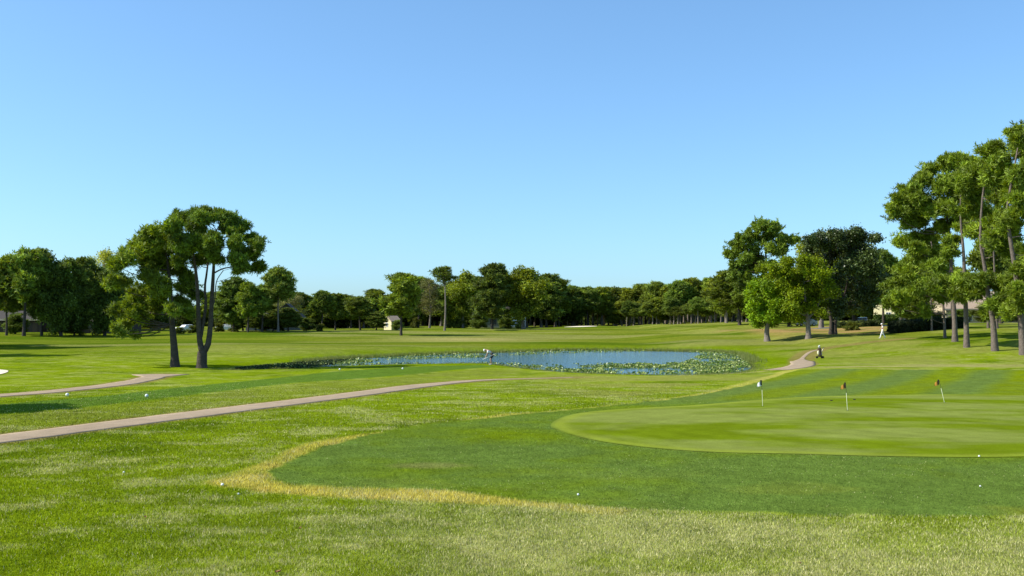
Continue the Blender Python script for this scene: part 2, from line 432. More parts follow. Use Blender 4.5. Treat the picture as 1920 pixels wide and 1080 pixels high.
def tB(L, W):
    s = np.linspace(0, 1, len(L)); return W * (.85 + 1.1 * sst(.88, .98, s) * 1.0)
tag(strip('cart_path', PATH_B, 1.8, M['path'], .010, taper=tB), kind='structure')
road = [pt(1500, 172)[:2], pt(1600, 176)[:2], pt(1700, 178)[:2], pt(1850, 180)[:2], pt(2050, 184)[:2], pt(2400, 190)[:2]]
tag(strip('road', smooth(road, 6), 7.5, M['asphalt'], .03), kind='structure')
# sand
tag(sheet_poly('sand_bunker', smooth([at(a, b) for a, b in [(-90, 696), (-40, 704.5), (-5, 703), (14, 698), (10, 694.5), (-30, 692)]], 5, True), M['sand'], .03, 10), kind='structure')
mx, my = (1088 - 960) / F * 285, 285
tag(sheet_poly('sand_bunker', smooth([(mx - 5, my - 7), (mx - 1, my - 9.5), (mx + 4, my - 7), (mx + 3, my - 4.5), (mx - 2, my - 4)], 5, True), M['sand'], .05, 8), kind='structure')

# ------------------------------------------------------------------ water
def water_mat():
    m = bpy.data.materials.new('pond_water'); m.use_nodes = True; t = m.node_tree; N = t.nodes; L = t.links
    p = N['Principled BSDF']; p.inputs['Base Color'].default_value = (.060, .155, .225, 1)
    p.inputs['Roughness'].default_value = .07; p.inputs['IOR'].default_value = 1.33
    g = N.new('ShaderNodeNewGeometry'); mp = N.new('ShaderNodeMapping'); mp.inputs['Scale'].default_value = (1.6, .8, 1)
    L.new(g.outputs['Position'], mp.inputs[0])
    nz = N.new('ShaderNodeTexNoise'); nz.inputs['Scale'].default_value = 3.5; nz.inputs['Detail'].default_value = 4
    L.new(mp.outputs[0], nz.inputs['Vector'])
    b = N.new('ShaderNodeBump'); b.inputs['Distance'].default_value = .05; b.inputs['Strength'].default_value = .9
    L.new(nz.outputs['Fac'], b.inputs['Height']); L.new(b.outputs[0], p.inputs['Normal'])
    return m
M['water'] = water_mat()
P = np.array(POND); cen = P.mean(0)
bm = bmesh.new()
vs = [bm.verts.new((*(np.array(p) + (np.array(p) - cen) / np.linalg.norm(np.array(p) - cen) * .35), WATER)) for p in POND]
f = bm.faces.new(vs); bmesh.ops.triangulate(bm, faces=[f])
for f in bm.faces:
    if f.normal.z < 0: f.normal_flip()
me = bpy.data.meshes.new('pond_water'); bm.to_mesh(me); bm.free()
tag(link('pond_water', me, M['water']), kind='structure')

# lily pads and upright leaves
def pads():
    N = 330000
    u = rng.uniform(430, 1412, N); v = rng.uniform(654, 704, N)
    XY = np.array([on_plane(a, b, WATER) for a, b in zip(u, v)])
    s = sdf(POND, XY[:, 0], XY[:, 1])
    den = np.zeros(N)
    near = (s < -.1) & (v > 682) & (u > 930)
    # bottom band densest 940..1395, with open water window near 1180..1300, y 690..698
    band = near & (v > np.interp(u, [930, 1000, 1100, 1250, 1300, 1330, 1400], [683, 683.5, 684, 680, 673, 667, 664]))
    den[band] = 1.0
    rt = (s < -.05) & (u > np.interp(v, [658, 664, 672, 684, 700], [1300, 1318, 1300, 1275, 1260])); den[rt] = 1.0
    hole = band & (u > 1130) & (u < 1275) & (v > 691) & (v < 698); den[hole] = .12
    far = (s < -.2) & (s > -9) & (v < np.interp(u, [500, 640, 760, 930, 1100, 1300], [687.5, 680.5, 675, 670.5, 662, 661])); den[far] = .55
    far2 = far & (u > 980); den[far2] = .45
    left = (s < 0) & (u > 470) & (u < 700) & (v > np.interp(u, [470, 600, 700], [687, 678, 672])) & (v < np.interp(u, [470, 600, 700], [690, 686, 680])); den[left] = .8
    edge = (s < 0) & (s > -.9) & ((v > 681) | (v < 668)); den[edge] = np.maximum(den[edge], .5)
    shade_pads = (s < -.02) & (u < 655 - 6 * (v - 678)) & (v > 676); shade_pads |= (s < -.02) & (u < 560); den[shade_pads] = np.maximum(den[shade_pads], 2.2)  # extra pads over the left end; tree shadow and reflection are in their colour
    cl = fbm(XY[:, 0] / 1.6, XY[:, 1] / 3.0, 201, 3)
    keep = (shade_pads & (rng.random(N) < .55)) | (rng.random(N) < den * np.clip((cl - .36) * 5, 0.02, 1) * .30)
    XY = XY[keep]; n = len(XY); SHADED = shade_pads[keep]
    V = []; Fc = []; Cc = []
    k = 7
    for i in range(n):
        x, y = XY[i]; r = random.uniform(.045, .10); up = random.random() < .6
        tilt = random.uniform(.5, 1.3) if up else random.uniform(0, .12)
        az = random.uniform(0, 6.28); z0 = WATER + (random.uniform(.04, .13) if up else .012 + random.random() * .02)
        c = Vector((x, y, z0)); ax = Vector((math.cos(az), math.sin(az), 0)); bx = Vector((-math.sin(az) * math.cos(tilt), math.cos(az) * math.cos(tilt), math.sin(tilt)))
        b = len(V); V.append(c)
        for q in range(k):
            a = .25 + (6.283 - .5) * q / (k - 1); V.append(c + ax * (r * math.cos(a)) + bx * (r * .92 * math.sin(a)) + Vector((0, 0, .02)))
        g = random.random(); cc = (.17 + .13 * g, .25 + .09 * g, .05 + .05 * g) if g > .4 else (.07, .13, .015)
        if SHADED[i] and random.random() < .8: cc = (.030, .050, .018)
        elif random.random() < .05: cc = (.55, .58, .30)
        Cc += [cc] * (k + 1)
        for q in range(k - 1): Fc.append((b, b + 1 + q, b + 2 + q))
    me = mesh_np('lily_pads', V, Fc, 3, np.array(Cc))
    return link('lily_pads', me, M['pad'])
M['pad'] = mat('lily_leaf', (1, 1, 1), .75, .12, attr='tint', trans=.15)
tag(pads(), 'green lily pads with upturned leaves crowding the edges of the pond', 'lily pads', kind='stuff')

def tufts_mesh(name, XY, hmin, hmax, wid, colors, blades=7, spread=.12, lean=.35):
    n = len(XY); B = blades; N = n * B
    idx = np.repeat(np.arange(n), B)
    bx = XY[idx, 0] + rng.normal(0, spread, N); by = XY[idx, 1] + rng.normal(0, spread, N); bz = h(bx, by) - .01
    hh = rng.uniform(hmin, hmax, N); a = rng.uniform(0, 6.283, N); ln = np.abs(rng.normal(0, lean, N)) * hh; b2 = rng.uniform(0, 6.283, N)
    w_ = wid * rng.uniform(.6, 1.3, N)
    v0 = np.column_stack([bx - np.cos(a) * w_, by - np.sin(a) * w_, bz]); v1 = np.column_stack([bx + np.cos(a) * w_, by + np.sin(a) * w_, bz])
    v2 = np.column_stack([bx + np.cos(b2) * ln, by + np.sin(b2) * ln, bz + hh])
    V = np.stack([v0, v1, v2], 1).reshape(-1, 3); cc = np.repeat(colors[idx], 3, 0)
    return mesh_np(name, V, np.arange(3 * N), 3, cc)

def reeds():
    N = 9000; k = rng.integers(0, len(POND), N); t = rng.random(N)[:, None]
    A = P[k]; B_ = P[(k + 1) % len(P)]; XY = A + (B_ - A) * t; d = (XY - cen); d /= np.linalg.norm(d, axis=1)[:, None]
    XY = XY + d * np.abs(rng.normal(.25, .7, N))[:, None]
    keep = (XY[:, 1] > cen[1] - 2) | (rng.random(N) < .35); XY = XY[keep]
    short = np.clip(fbm(XY[:, 0] / 2, XY[:, 1] / 2, 301, 2) * 1.6 - .3, .15, 1)
    g = rng.random((len(XY), 1)); cc = np.array([[.13, .19, .02]]) * (1 - g) + np.array([[.30, .31, .11]]) * g * .9
    far = XY[:, 1] > cen[1] - 2
    return (tufts_mesh('bank_grass', XY[far], .12, .5, .02, cc[far], 6, .15), tufts_mesh('bank_grass', XY[~far], .05, .16, .014, cc[~far], 6, .12))
a, b = reeds()
tag(link('bank_grass', a, M['blade']), 'tall yellow-green grass along the far bank of the pond', 'grass', kind='stuff')
tag(link('bank_grass', b, M['blade']), 'short ragged grass on the near bank of the pond', 'grass', kind='stuff')

# ------------------------------------------------------------------ turf blades close to the camera (one uncountable object)
def turf():
    N = 1100000
    r = np.exp(rng.uniform(math.log(10.5), math.log(66), N)); th = np.radians(rng.uniform(-33, 33, N))
    x = r * np.sin(th); y = r * np.cos(th)
    A, dry, gs, ss, pd, ps = albedo(x, y)
    gold = (A[:, 0] > A[:, 1] * 1.0) & (ss > -.2) & (pd > 1.6)
    keep = (gs > .03) & ((pd > .90 + .16 * rng.random(N)) | (x > 4.5)) & (ps > .3)
    keep &= rng.random(N) > sst(30, 66, r)
    keep &= ~((ss < -.1) & (rng.random(N) < .2))
    x, y, r, A, dry, ss, gold = [q[keep] for q in (x, y, r, A, dry, ss, gold)]
    n = len(x)
    hh = np.where(ss < 0, .020, .042) * rng.uniform(.5, 1.4, n); hh = np.where(gold, hh * 1.6, hh)
    w_ = .0045 * (r / 13) ** .9 * rng.uniform(.5, 1.7, n) * np.where(ss < 0, .8, 1.)
    hh = hh * (1 - .45 * sst(25, 60, r))
    a = rng.uniform(0, 6.283, n); b2 = rng.uniform(0, 6.283, n); ln = np.abs(rng.normal(0, .6, n)) * hh
    z = h(x, y) - .004
    cl = A * (1.22 * rng.uniform(.5, 1.5, n))[:, None]
    pale = rng.random(n) < (.035 + .5 * dry) * np.where(ss < 0, .15, 1)
    cl = np.where(pale[:, None], np.array([.56, .53, .25]) * rng.uniform(.5, 1.35, n)[:, None], cl)
    v0 = np.column_stack([x - np.cos(a) * w_, y - np.sin(a) * w_, z]); v1 = np.column_stack([x + np.cos(a) * w_, y + np.sin(a) * w_, z])
    v2 = np.column_stack([x + np.cos(b2) * ln, y + np.sin(b2) * ln, z + hh])
    V = np.stack([v0, v1, v2], 1).reshape(-1, 3)
    me = mesh_np('turf_grass', V, np.arange(3 * n), 3, np.repeat(cl, 3, 0))
    return link('turf_grass', me, M['blade'])
tag(turf(), 'short patchy green and straw-coloured turf grass in the foreground', 'grass', kind='stuff')

# ------------------------------------------------------------------ trees
def tube(V, Fc, pts, rad, seg=9, cap=True):
    pts = [Vector(p) for p in pts]; b0 = len(V); n = len(pts)
    ref = Vector((.31, .95, .05)).normalized()
    for i, p in enumerate(pts):
        t = (pts[min(i + 1, n - 1)] - pts[max(i - 1, 0)]).normalized()
        s = t.cross(ref)
        if s.length < .1: s = t.cross(Vector((1, 0, 0)))
        s.normalize(); u = t.cross(s).normalized()
        for k in range(seg):
            a = 2 * math.pi * k / seg; V.append(p + s * (rad[i] * math.cos(a)) + u * (rad[i] * math.sin(a)))
    for i in range(n - 1):
        for k in range(seg):
            a = b0 + i * seg + k; b = b0 + i * seg + (k + 1) % seg
            Fc.append((a, b, b + seg, a + seg))
    if cap:
        Fc.append(tuple(b0 + (n - 1) * seg + k for k in range(seg)))

def trunk_mesh(name, tubes, seg=9):
    V = []; Fc = []
    for pts, rad in tubes: tube(V, Fc, pts, rad, seg if rad[0] > .06 else 5)
    me = bpy.data.meshes.new(name); me.from_pydata([tuple(v) for v in V], [], Fc); me.update()
    me.polygons.foreach_set('use_smooth', np.ones(len(me.polygons), bool))
    return me

def crown_mesh(name, cl, kind='pine', per=60, needles=12, L=.42, wd=.045, flat=.72, palette=None, seed=1, gap=0):
    """cl: array of (x,y,z,r). Needle tufts or leaf clusters spread through each clump's volume."""
    g = np.random.default_rng(seed)
    cl = np.array(cl, float)
    if kind == 'pine' or wd < .25:      # small outlying sprays break the outline of each bough
        sat = []
        for q in range(2):
            dv = g.normal(size=(len(cl), 3)); dv /= np.linalg.norm(dv, axis=1)[:, None]; dv[:, 2] *= .7
            rr_ = cl[:, 3:4]; sat.append(np.hstack([cl[:, :3] + dv * rr_ * g.uniform(.85, 1.25, (len(cl), 1)), rr_ * g.uniform(.28, .50, (len(cl), 1))]))
        cl[:, 3] *= g.uniform(.72, 1.0, len(cl)); zm = cl[:, 2].max() + cl[:, 3].max() * .6
        cl = np.vstack([cl] + sat); cl = cl[cl[:, 2] < zm]
    n = len(cl)
    cnt = np.maximum(5, (per * (cl[:, 3] / np.percentile(cl[:, 3], 88)) ** 1.8).astype(int))
    idx = np.repeat(np.arange(n), cnt); m = len(idx)
    d = g.normal(size=(m, 3)); d /= np.linalg.norm(d, axis=1)[:, None]
    rr = g.random(m) ** .40 * (1 + .36 * g.normal(size=m)).clip(.35, 1.85)
    an = g.uniform(0, 6.283, n); el_ = g.uniform(1.0, 1.5, n)[idx]; ca, sa = np.cos(an)[idx], np.sin(an)[idx]
    la = d[:, 0] * el_; lb = d[:, 1] / el_ ** .6; ti = g.normal(0, .25, n)[idx]
    off_ = np.column_stack([la * ca - lb * sa, la * sa + lb * ca, d[:, 2] * flat + la * ti])
    P_ = cl[idx, :3] + off_ * (rr * cl[idx, 3])[:, None]
    if palette is None: palette = (.060, .105, .020)
    cb = g.uniform(.72, 1.25, n)[idx] * g.uniform(.55, 1.5, m)
    yel = g.random(m)[:, None] * g.random(n)[idx][:, None]
    base = np.array(palette)[None] * cb[:, None] * (1 + yel * np.array([[.55, .38, -.1]]))
    if kind == 'pine':
        K = needles; q = np.repeat(np.arange(m), K); N = len(q)
        up = np.array([0, 0, .55])
        dd = g.normal(size=(N, 3)) * .8 + d[q] * .55 + up; dd /= np.linalg.norm(dd, axis=1)[:, None]
        s = np.cross(dd, g.normal(size=(N, 3))); s /= np.linalg.norm(s, axis=1)[:, None] + 1e-9
        LL = L * g.uniform(.55, 1.25, N); ww = wd * g.uniform(.7, 1.4, N)
        o = P_[q]
        V = np.stack([o - s * (ww * .5)[:, None], o + s * (ww * .5)[:, None], o + dd * (LL * .75)[:, None] + s * (ww * .8)[:, None], o + dd * LL[:, None] - s * (ww * .3)[:, None]], 1).reshape(-1, 3)
        cc = np.repeat(base[q] * g.uniform(.8, 1.25, N)[:, None], 4, 0)
    else:
        K = needles; q = np.repeat(np.arange(m), K); N = len(q)
        o = P_[q] + g.normal(size=(N, 3)) * L * .9
        nrm = g.normal(size=(N, 3)) * .7 + d[q] * .5 + np.array([0, 0, .5]); nrm /= np.linalg.norm(nrm, axis=1)[:, None]
        s = np.cross(nrm, g.normal(size=(N, 3))); s /= np.linalg.norm(s, axis=1)[:, None] + 1e-9; t = np.cross(nrm, s)
        a = wd * g.uniform(.6, 1.35, N); b = a * g.uniform(.5, .8, N)
        V = np.stack([o - s * a[:, None], o - t * b[:, None], o + s * a[:, None], o + t * b[:, None] + nrm * (a * .2)[:, None]], 1).reshape(-1, 3)
        cc = np.repeat(base[q] * g.uniform(.75, 1.3, N)[:, None], 4, 0)
    return mesh_np(name, V, np.arange(len(V)), 4, cc)

def limb(p, q, r0, r1, rn, sag=.12, n=5):
    p = Vector(p); q = Vector(q); L_ = (q - p).length; pts = []; rad = []
    off = Vector((rn.uniform(-1, 1), rn.uniform(-1, 1), 0)) * L_ * .10
    for i in range(n):
        t = i / (n - 1); b = math.sin(math.pi * t)
        pts.append(p.lerp(q, t) + Vector((0, 0, -sag * L_ * b * (.5 + .5 * t))) + off * b); rad.append(r0 + (r1 - r0) * t)
    return pts, rad

def resample(poly, n):
    poly = smooth([tuple(p) for p in poly], 6); out = []
    for i in range(n):
        t = i / (n - 1) * (len(poly) - 1); k = min(int(t), len(poly) - 2); f_ = t - k
        out.append(Vector(poly[k]).lerp(Vector(poly[k + 1]), f_))
    return out

def make_tree(name, tr_mesh, cr_mesh, bark, leafm, loc, rz=0, scale=(1, 1, 1), label='', cat='tree', group=None):
    root = bpy.data.objects.new(name, None); C.objects.link(root); root.empty_display_size = .5
    t = link('trunk', tr_mesh, bark, root); c = link('crown', cr_mesh, leafm, root)
    root.location = loc; root.rotation_euler = (0, 0, rz); root.scale = scale
    tag(root, label, cat, group)
    return root

def copy_tree(src, loc, rz, scale, label, cat=None, group=None):
    r = src.copy(); C.objects.link(r); r.location = loc; r.rotation_euler = (0, 0, rz); r.scale = scale
    for ch in src.children:
        c = ch.copy(); C.objects.link(c); c.parent = r
    for k in ('label', 'group', 'category'):
        if k in r: del r[k]
    tag(r, label, cat or 'tree', group)
    return r

def hero(name, base_px, D, stems, clumps, label, zoom, per, needles=12, L=.40, wd=.045, seed=1, palette=None, bark=None, flat=.75, deep=1.0, kind='pine', leafm=None, limbr=.07, group=None, cat='pine tree', rs=1.22):
    """stems: [(list of zoom points), r0, r1]; clumps: (zx, zy, zr, depth in metres or None)"""
    ox, oy, sc = zoom; rn = random.Random(seed); k = D / F
    bx = (base_px[0] - 960) * k; bz = gz(bx, D); by_px = base_px[1]
    def loc(zx, zy, dep=0):
        px, py = ox + zx / sc, oy + zy / sc
        return ((px - base_px[0]) * k, dep, (by_px - py) * k)
    tubes = []; SP = []
    for pts, r0, r1, *dp in stems:
        d0, d1 = dp if dp else (0, 0); n = 14
        P3 = resample([loc(a, b, d0 + (d1 - d0) * i / (len(pts) - 1)) for i, (a, b) in enumerate(pts)], n)
        rad = [r0 + (r1 - r0) * (i / (n - 1)) ** .8 for i in range(n)]
        if P3[0].z < .3:
            rad[0] *= 1.28; rad[1] *= 1.06; P3[0].z -= .25
        tubes.append((P3, rad)); SP += list(zip(P3, rad))
    cl = []
    zs = [loc(a, b)[2] for a, b, *_ in clumps]
    for c in clumps:
        a, b, r = c[:3]; R_ = r / sc * k * rs
        dep = c[3] if len(c) > 3 else rn.uniform(-1, 1) * deep
        cl.append((*loc(a, b, dep), R_))
    for (x, y, z, R_) in cl:
        tgt = Vector((x, y, z - R_ * .25)); best = None
        for p, r in SP:
            hd = math.hypot(p.x - x, p.y - y); want = max(z - .30 * hd - .2, min(3.4, P3[-1].z * .4) if z < 4.5 and D < 90 else 0)
            cost = (p - tgt).length + 1.1 * abs(p.z - want) + (3 if p.z < 1.0 else 0)
            if best is None or cost < best[0]: best = (cost, p, r)
        p, r = best[1], best[2]
        r0 = min(r * .45, limbr * .45 + .008 * (p - tgt).length)
        tubes.append(limb(p, tgt, r0, .018, rn))
        for _ in range(4):
            d = Vector((rn.gauss(0, 1), rn.gauss(0, 1), rn.gauss(0, .5) + .3)).normalized() * R_ * .8
            q = tubes[-1][0][2] if False else tgt
            tubes.append(limb(q, Vector((x, y, z)) + d, .016, .008, rn, 0, 3))
    tm = trunk_mesh(name + '_trunk', tubes, 12)
    cm = crown_mesh(name + '_crown', cl, kind, per, needles, L, wd, flat, palette, seed)
    return make_tree(name, tm, cm, bark or M['bark'], leafm or M['needle_hero'], (bx, D, bz), 0, (1, 1, 1), label, cat, group)

PINE = (.155, .215, .024)
Z2 = (200, 370, 3.272)
D1 = at(380, 690)[1]; D0 = at(329, 688)[1]
hero('pine_tree', (329, 688), D0, [([(424, 1035), (415, 900), (400, 760), (395, 640), (385, 520), (370, 400), (350, 300)], .33, .06)],
     [(300, 230, 62), (215, 290, 55), (150, 350, 50), (350, 300, 70), (255, 390, 70), (130, 420, 48), (130, 530, 55), (200, 580, 60), (300, 490, 66), (370, 560, 55),
      (120, 625, 48), (62, 695, 42), (100, 745, 45), (155, 680, 50), (200, 745, 38), (112, 815, 36), (150, 845, 26), (250, 650, 55), (320, 610, 50), (430, 650, 40),
      (80, 790, 34), (470, 690, 38), (390, 390, 52), (370, 225, 48), (300, 310, 55), (200, 380, 52), (330, 430, 55), (180, 620, 45), (270, 560, 50), (440, 470, 45), (450, 560, 40), (40, 730, 30), (200, 690, 45)],
     'single-trunk pine left of the forked pine, crown drooping low on its left', Z2, 250, 12, .36, .038, flat=.66, seed=3, rs=1.12, palette=PINE, deep=2.6)
hero('pine_tree', (379, 691), D1, [([(586, 1045), (588, 990), (590, 950)], .42, .36),
      ([(590, 955), (575, 880), (570, 760), (565, 600), (555, 460), (540, 350), (530, 250)], .26, .06, 0, -.6),
      ([(578, 860), (592, 760), (602, 650), (590, 560), (600, 450), (605, 340), (600, 220)], .16, .04, 0, .9),
      ([(592, 955), (622, 910), (634, 800), (640, 650), (645, 520), (648, 420), (650, 300), (660, 200)], .27, .06, 0, .4),
      ([(636, 690), (665, 640), (672, 570), (685, 510), (725, 455)], .06, .03, 0, -.5),
      ([(646, 470), (700, 440), (770, 425), (850, 400)], .07, .03, .3, .8)],
     [(440, 130, 46), (500, 112, 50), (580, 102, 52), (660, 108, 52), (730, 138, 50), (785, 175, 42), (460, 190, 52), (540, 175, 58), (700, 175, 48), (770, 215, 40), (850, 242, 38),
      (830, 295, 40), (925, 290, 38), (955, 310, 24), (890, 345, 38), (800, 335, 48), (720, 290, 46), (640, 290, 50), (550, 295, 52), (520, 375, 45), (600, 345, 42), (690, 345, 50), (760, 385, 46),
      (850, 400, 44), (912, 435, 36), (865, 445, 36), (480, 300, 46), (420, 255, 50), (430, 190, 40), (480, 400, 38), (440, 520, 38), (450, 330, 45), (620, 140, 50), (500, 600, 35), (500, 720, 30), (540, 260, 50), (700, 390, 30)],
     'tall pine on a trunk that forks low, beside the left end of the pond', Z2, 230, 12, .36, .038, flat=.66, seed=5, rs=1.08, palette=(.125, .190, .022), deep=2.4)

# right-hand group of tall pines
Z8 = (1640, 220, 2.25)
PR = (.158, .225, .020)
LBG = 'tall pines on the bank at the right edge'
def rp(base, D, stem, clumps, label, seed, r0=.34, per=230, deep=2.2, pal=PR):
    base_px = (1640 + base[0] / 2.25, 220 + base[1] / 2.25)
    # base row recomputed from the ground so that the foot stands on it
    x = (base_px[0] - 960) / F * D; z = gz(x, D); py = HY + (CH - z) * F / D
    dz = (py - base_px[1]) * 2.25
    return hero('pine_tree', (base_px[0], py), D, [([(base[0], base[1] + dz)] + stem, r0 * .82, .06)] , clumps, label, Z8, per, 12, .46, .050, flat=.66, seed=seed, palette=pal, bark=M['bark_mid'], deep=deep, limbr=.08, group=LBG, rs=1.24)
rp((337, 920), 106, [(335, 830), (325, 640), (320, 500), (300, 350), (290, 260)],
   [(100, 405, 30), (135, 345, 32), (115, 375, 28), (175, 300, 34), (205, 255, 34), (250, 215, 34), (300, 190, 34), (340, 200, 30), (170, 400, 36), (220, 350, 38), (260, 300, 38), (320, 270, 38), (280, 380, 38), (215, 440, 34), (150, 450, 24), (330, 340, 36),
    (180, 520, 34), (240, 500, 34), (300, 460, 36), (200, 580, 30), (160, 560, 24), (350, 420, 34), (290, 560, 30), (230, 620, 30), (160, 345, 30), (225, 400, 34)],
   'leftmost tall pine of the bank group, trunk beside the dark hedge end', 11, .36)
rp((386, 960), 100, [(384, 800), (380, 640), (376, 540), (368, 430), (370, 300)],
   [(380, 185, 32), (430, 190, 32), (400, 240, 36), (360, 290, 34), (440, 260, 34), (420, 330, 34), (390, 390, 34), (340, 520, 30), (420, 470, 32), (330, 560, 26), (460, 400, 30), (290, 690, 30), (340, 690, 32), (250, 720, 28), (330, 750, 28), (300, 620, 26), (380, 300, 34), (360, 700, 26)],
   'second tall pine from the left on the bank, straight bare grey trunk', 12, .33)
rp((505, 980), 96, [(497, 850), (480, 750), (465, 620), (450, 520), (460, 350), (480, 220)],
   [(480, 150, 30), (530, 125, 32), (500, 200, 36), (545, 185, 34), (470, 260, 32), (520, 280, 36), (500, 350, 34), (540, 340, 32), (450, 470, 32), (500, 440, 34), (540, 500, 32), (480, 530, 34), (530, 560, 26), (430, 690, 28), (470, 720, 30), (510, 690, 32), (530, 750, 30), (480, 790, 30), (540, 810, 30), (440, 750, 24), (520, 830, 24), (450, 220, 32)],
   'pine on the bank with low bright boughs, right of the straight bare trunk', 13, .37)
rp((625, 995), 92, [(615, 850), (600, 680), (580, 540), (565, 400), (590, 250), (620, 100)],
   [(600, 110, 32), (630, 65, 32), (650, 130, 36), (600, 180, 36), (640, 210, 36), (580, 250, 34), (620, 290, 36), (660, 300, 36), (590, 340, 34), (640, 390, 34), (570, 430, 30), (600, 470, 30), (670, 450, 34), (590, 640, 26), (600, 700, 26), (640, 660, 28), (590, 790, 30), (640, 780, 30), (575, 830, 22), (700, 200, 40), (720, 330, 40), (690, 560, 34), (660, 70, 36), (700, 110, 40), (560, 730, 24)],
   'big leaning pine at the right edge of the picture, nearest on the bank', 14, .40)
rp((295, 915), 112, [(288, 780), (265, 640), (240, 520)],
   [(150, 640, 30), (110, 660, 26), (100, 700, 26), (90, 760, 28), (120, 790, 24), (160, 720, 30), (200, 680, 30), (180, 780, 30), (215, 745, 28), (240, 680, 28), (260, 760, 26), (130, 610, 24), (70, 780, 20), (200, 820, 22), (270, 600, 26), (220, 590, 28), (260, 520, 26)],
   'slender leaning pine with low boughs over the hedge', 15, .19)
rp((515, 900), 124, [(510, 780), (506, 600), (500, 400)], [(480, 340, 30), (520, 300, 30), (500, 420, 30), (460, 400, 28), (540, 400, 30), (500, 250, 30), (450, 300, 28)], 'thin pine trunk standing behind the low bright boughs on the bank', 16, .22, 60)
rp((478, 900), 126, [(473, 760), (466, 600), (440, 400)], [(420, 360, 30), (440, 300, 30), (400, 420, 30), (380, 340, 28), (460, 430, 28), (350, 400, 28), (410, 280, 30)], 'dark thin pine just left of the thin trunk behind the bright boughs', 17, .20, 60)
rp((240, 885), 128, [(238, 800), (236, 700), (230, 600)], [(220, 600, 28), (250, 640, 26), (200, 650, 28), (270, 660, 24), (180, 690, 26), (235, 720, 22), (230, 550, 24), (190, 560, 26)], 'short dark-trunked pine rising behind the hedge', 18, .15, 60)
for i, (zx, zD) in enumerate([(650, 104), (740, 98), (800, 120)]):
    pass

# ---- generic trees -------------------------------------------------
def gen_pine(seed, H=16., R=3.4, cb=.42, nb=26, per=34, needles=9, L=.72, wd=.11, pal=(.138, .185, .026), kind='pine', r0=.26, lowbias=0, bark='bark', leafm='needle', sparse=False, cr=None, flat=.72):
    rn = random.Random(seed); cl = []; tubes = []
    lean = Vector((rn.uniform(-.5, .5), rn.uniform(-.5, .5), 0))
    def sp(t): return Vector((lean.x * t * t + .15 * math.sin(t * 5 + seed), lean.y * t * t, H * .95 * t))
    tubes.append(([sp(i / 9) for i in range(10)], [r0 * (1.25 if i == 0 else 1 - .08 * i) for i in range(10)]))
    for i in range(nb):
        t = cb + (1 - cb) * ((i + rn.random()) / nb) ** (1 + lowbias)
        q = (t - cb) / (1 - cb)
        prof = (math.sin(math.pi * min(1, (.18 + .78 * q) if not sparse else (.3 + .65 * q))) ** .6)
        rr = R * prof * rn.uniform(.35, 1.0) * (1 if rn.random() < .8 else .25)
        a = rn.uniform(0, 6.283) + i * 2.4; s = sp(max(.05, t - .10 * rr / R - .03)); c = sp(t) + Vector((math.cos(a) * rr, math.sin(a) * rr, rn.uniform(-.3, .5)))
        r = (cr or H * .088) * rn.uniform(.75, 1.3) * (.8 if q > .85 else 1)
        c.z = min(c.z, H - r * .7)
        cl.append((*c, r)); tubes.append(limb(s, c, .07, .02, rn, .05, 4))
    cl.append((*(sp(.97)), (cr or H * .088) * 1.0))
    return (trunk_mesh('tree_trunk', tubes, 7), crown_mesh('tree_crown', cl, kind, per, needles, L, wd, flat, pal, seed + 50), bark, leafm, H, R)

LIB = {}
LIB['pineA'] = gen_pine(21, 16, 3.2, .50, 38, 66)
LIB['pineB'] = gen_pine(22, 16, 3.0, .58, 34, 70, pal=(.135, .182, .030), bark='bark_grey')
LIB['pineC'] = gen_pine(23, 16, 3.8, .36, 44, 60, pal=(0.143, 0.190, 0.023))
LIB['pineD'] = gen_pine(24, 16, 2.6, .40, 42, 60, pal=(0.155, 0.197, 0.023), bark='bark_grey')
LIB['pineE'] = gen_pine(27, 16, 3.4, .22, 54, 56, pal=(.122, .168, .028))
LIB['thin'] = gen_pine(25, 16, 2.3, .80, 17, 16, 7, .6, .10, r0=.2, sparse=True, bark='bark_grey', cr=.7)
LIB['oakA'] = gen_pine(31, 12, 4.0, .25, 46, 46, 9, .30, .17, (0.167, 0.205, 0.019), 'leaf', r0=.28, bark='bark_grey', leafm='leaf', cr=1.1, flat=.8)
LIB['oakB'] = gen_pine(32, 12, 3.6, .12, 48, 44, 9, .32, .18, (.110, .152, .024), 'leaf', r0=.28, leafm='leaf', cr=1.15, flat=.8)
LIB['lime'] = gen_pine(33, 12, 3.8, .30, 40, 22, 8, .30, .13, (0.273, 0.299, 0.050), 'leaf', r0=.2, bark='bark_grey', leafm='leaf', cr=1.0)
LIB['tan'] = gen_pine(34, 12, 3.4, .30, 34, 18, 7, .30, .11, (.165, .175, .055), 'leaf', r0=.2, bark='bark_grey', leafm='leaf', cr=1.0)
LIB['shrub'] = gen_pine(35, 2.2, 1.3, .08, 22, 30, 8, .12, .10, (0.114, 0.135, 0.021), 'leaf', r0=.05, leafm='leaf', cr=.5, flat=.9)
LIB['under'] = gen_pine(36, 7, 3.4, .04, 46, 34, 8, .30, .22, (.085, .115, .024), 'leaf', r0=.12, leafm='leaf', cr=1.15, flat=.9)
SRC = {}
NAMES = dict(pineA='pine_tree', pineB='pine_tree', pineC='pine_tree', pineD='pine_tree', pineE='pine_tree', thin='pine_tree', oakA='broadleaf_tree', oakB='broadleaf_tree', lime='broadleaf_tree', tan='broadleaf_tree', shrub='shrub', under='understorey_tree')
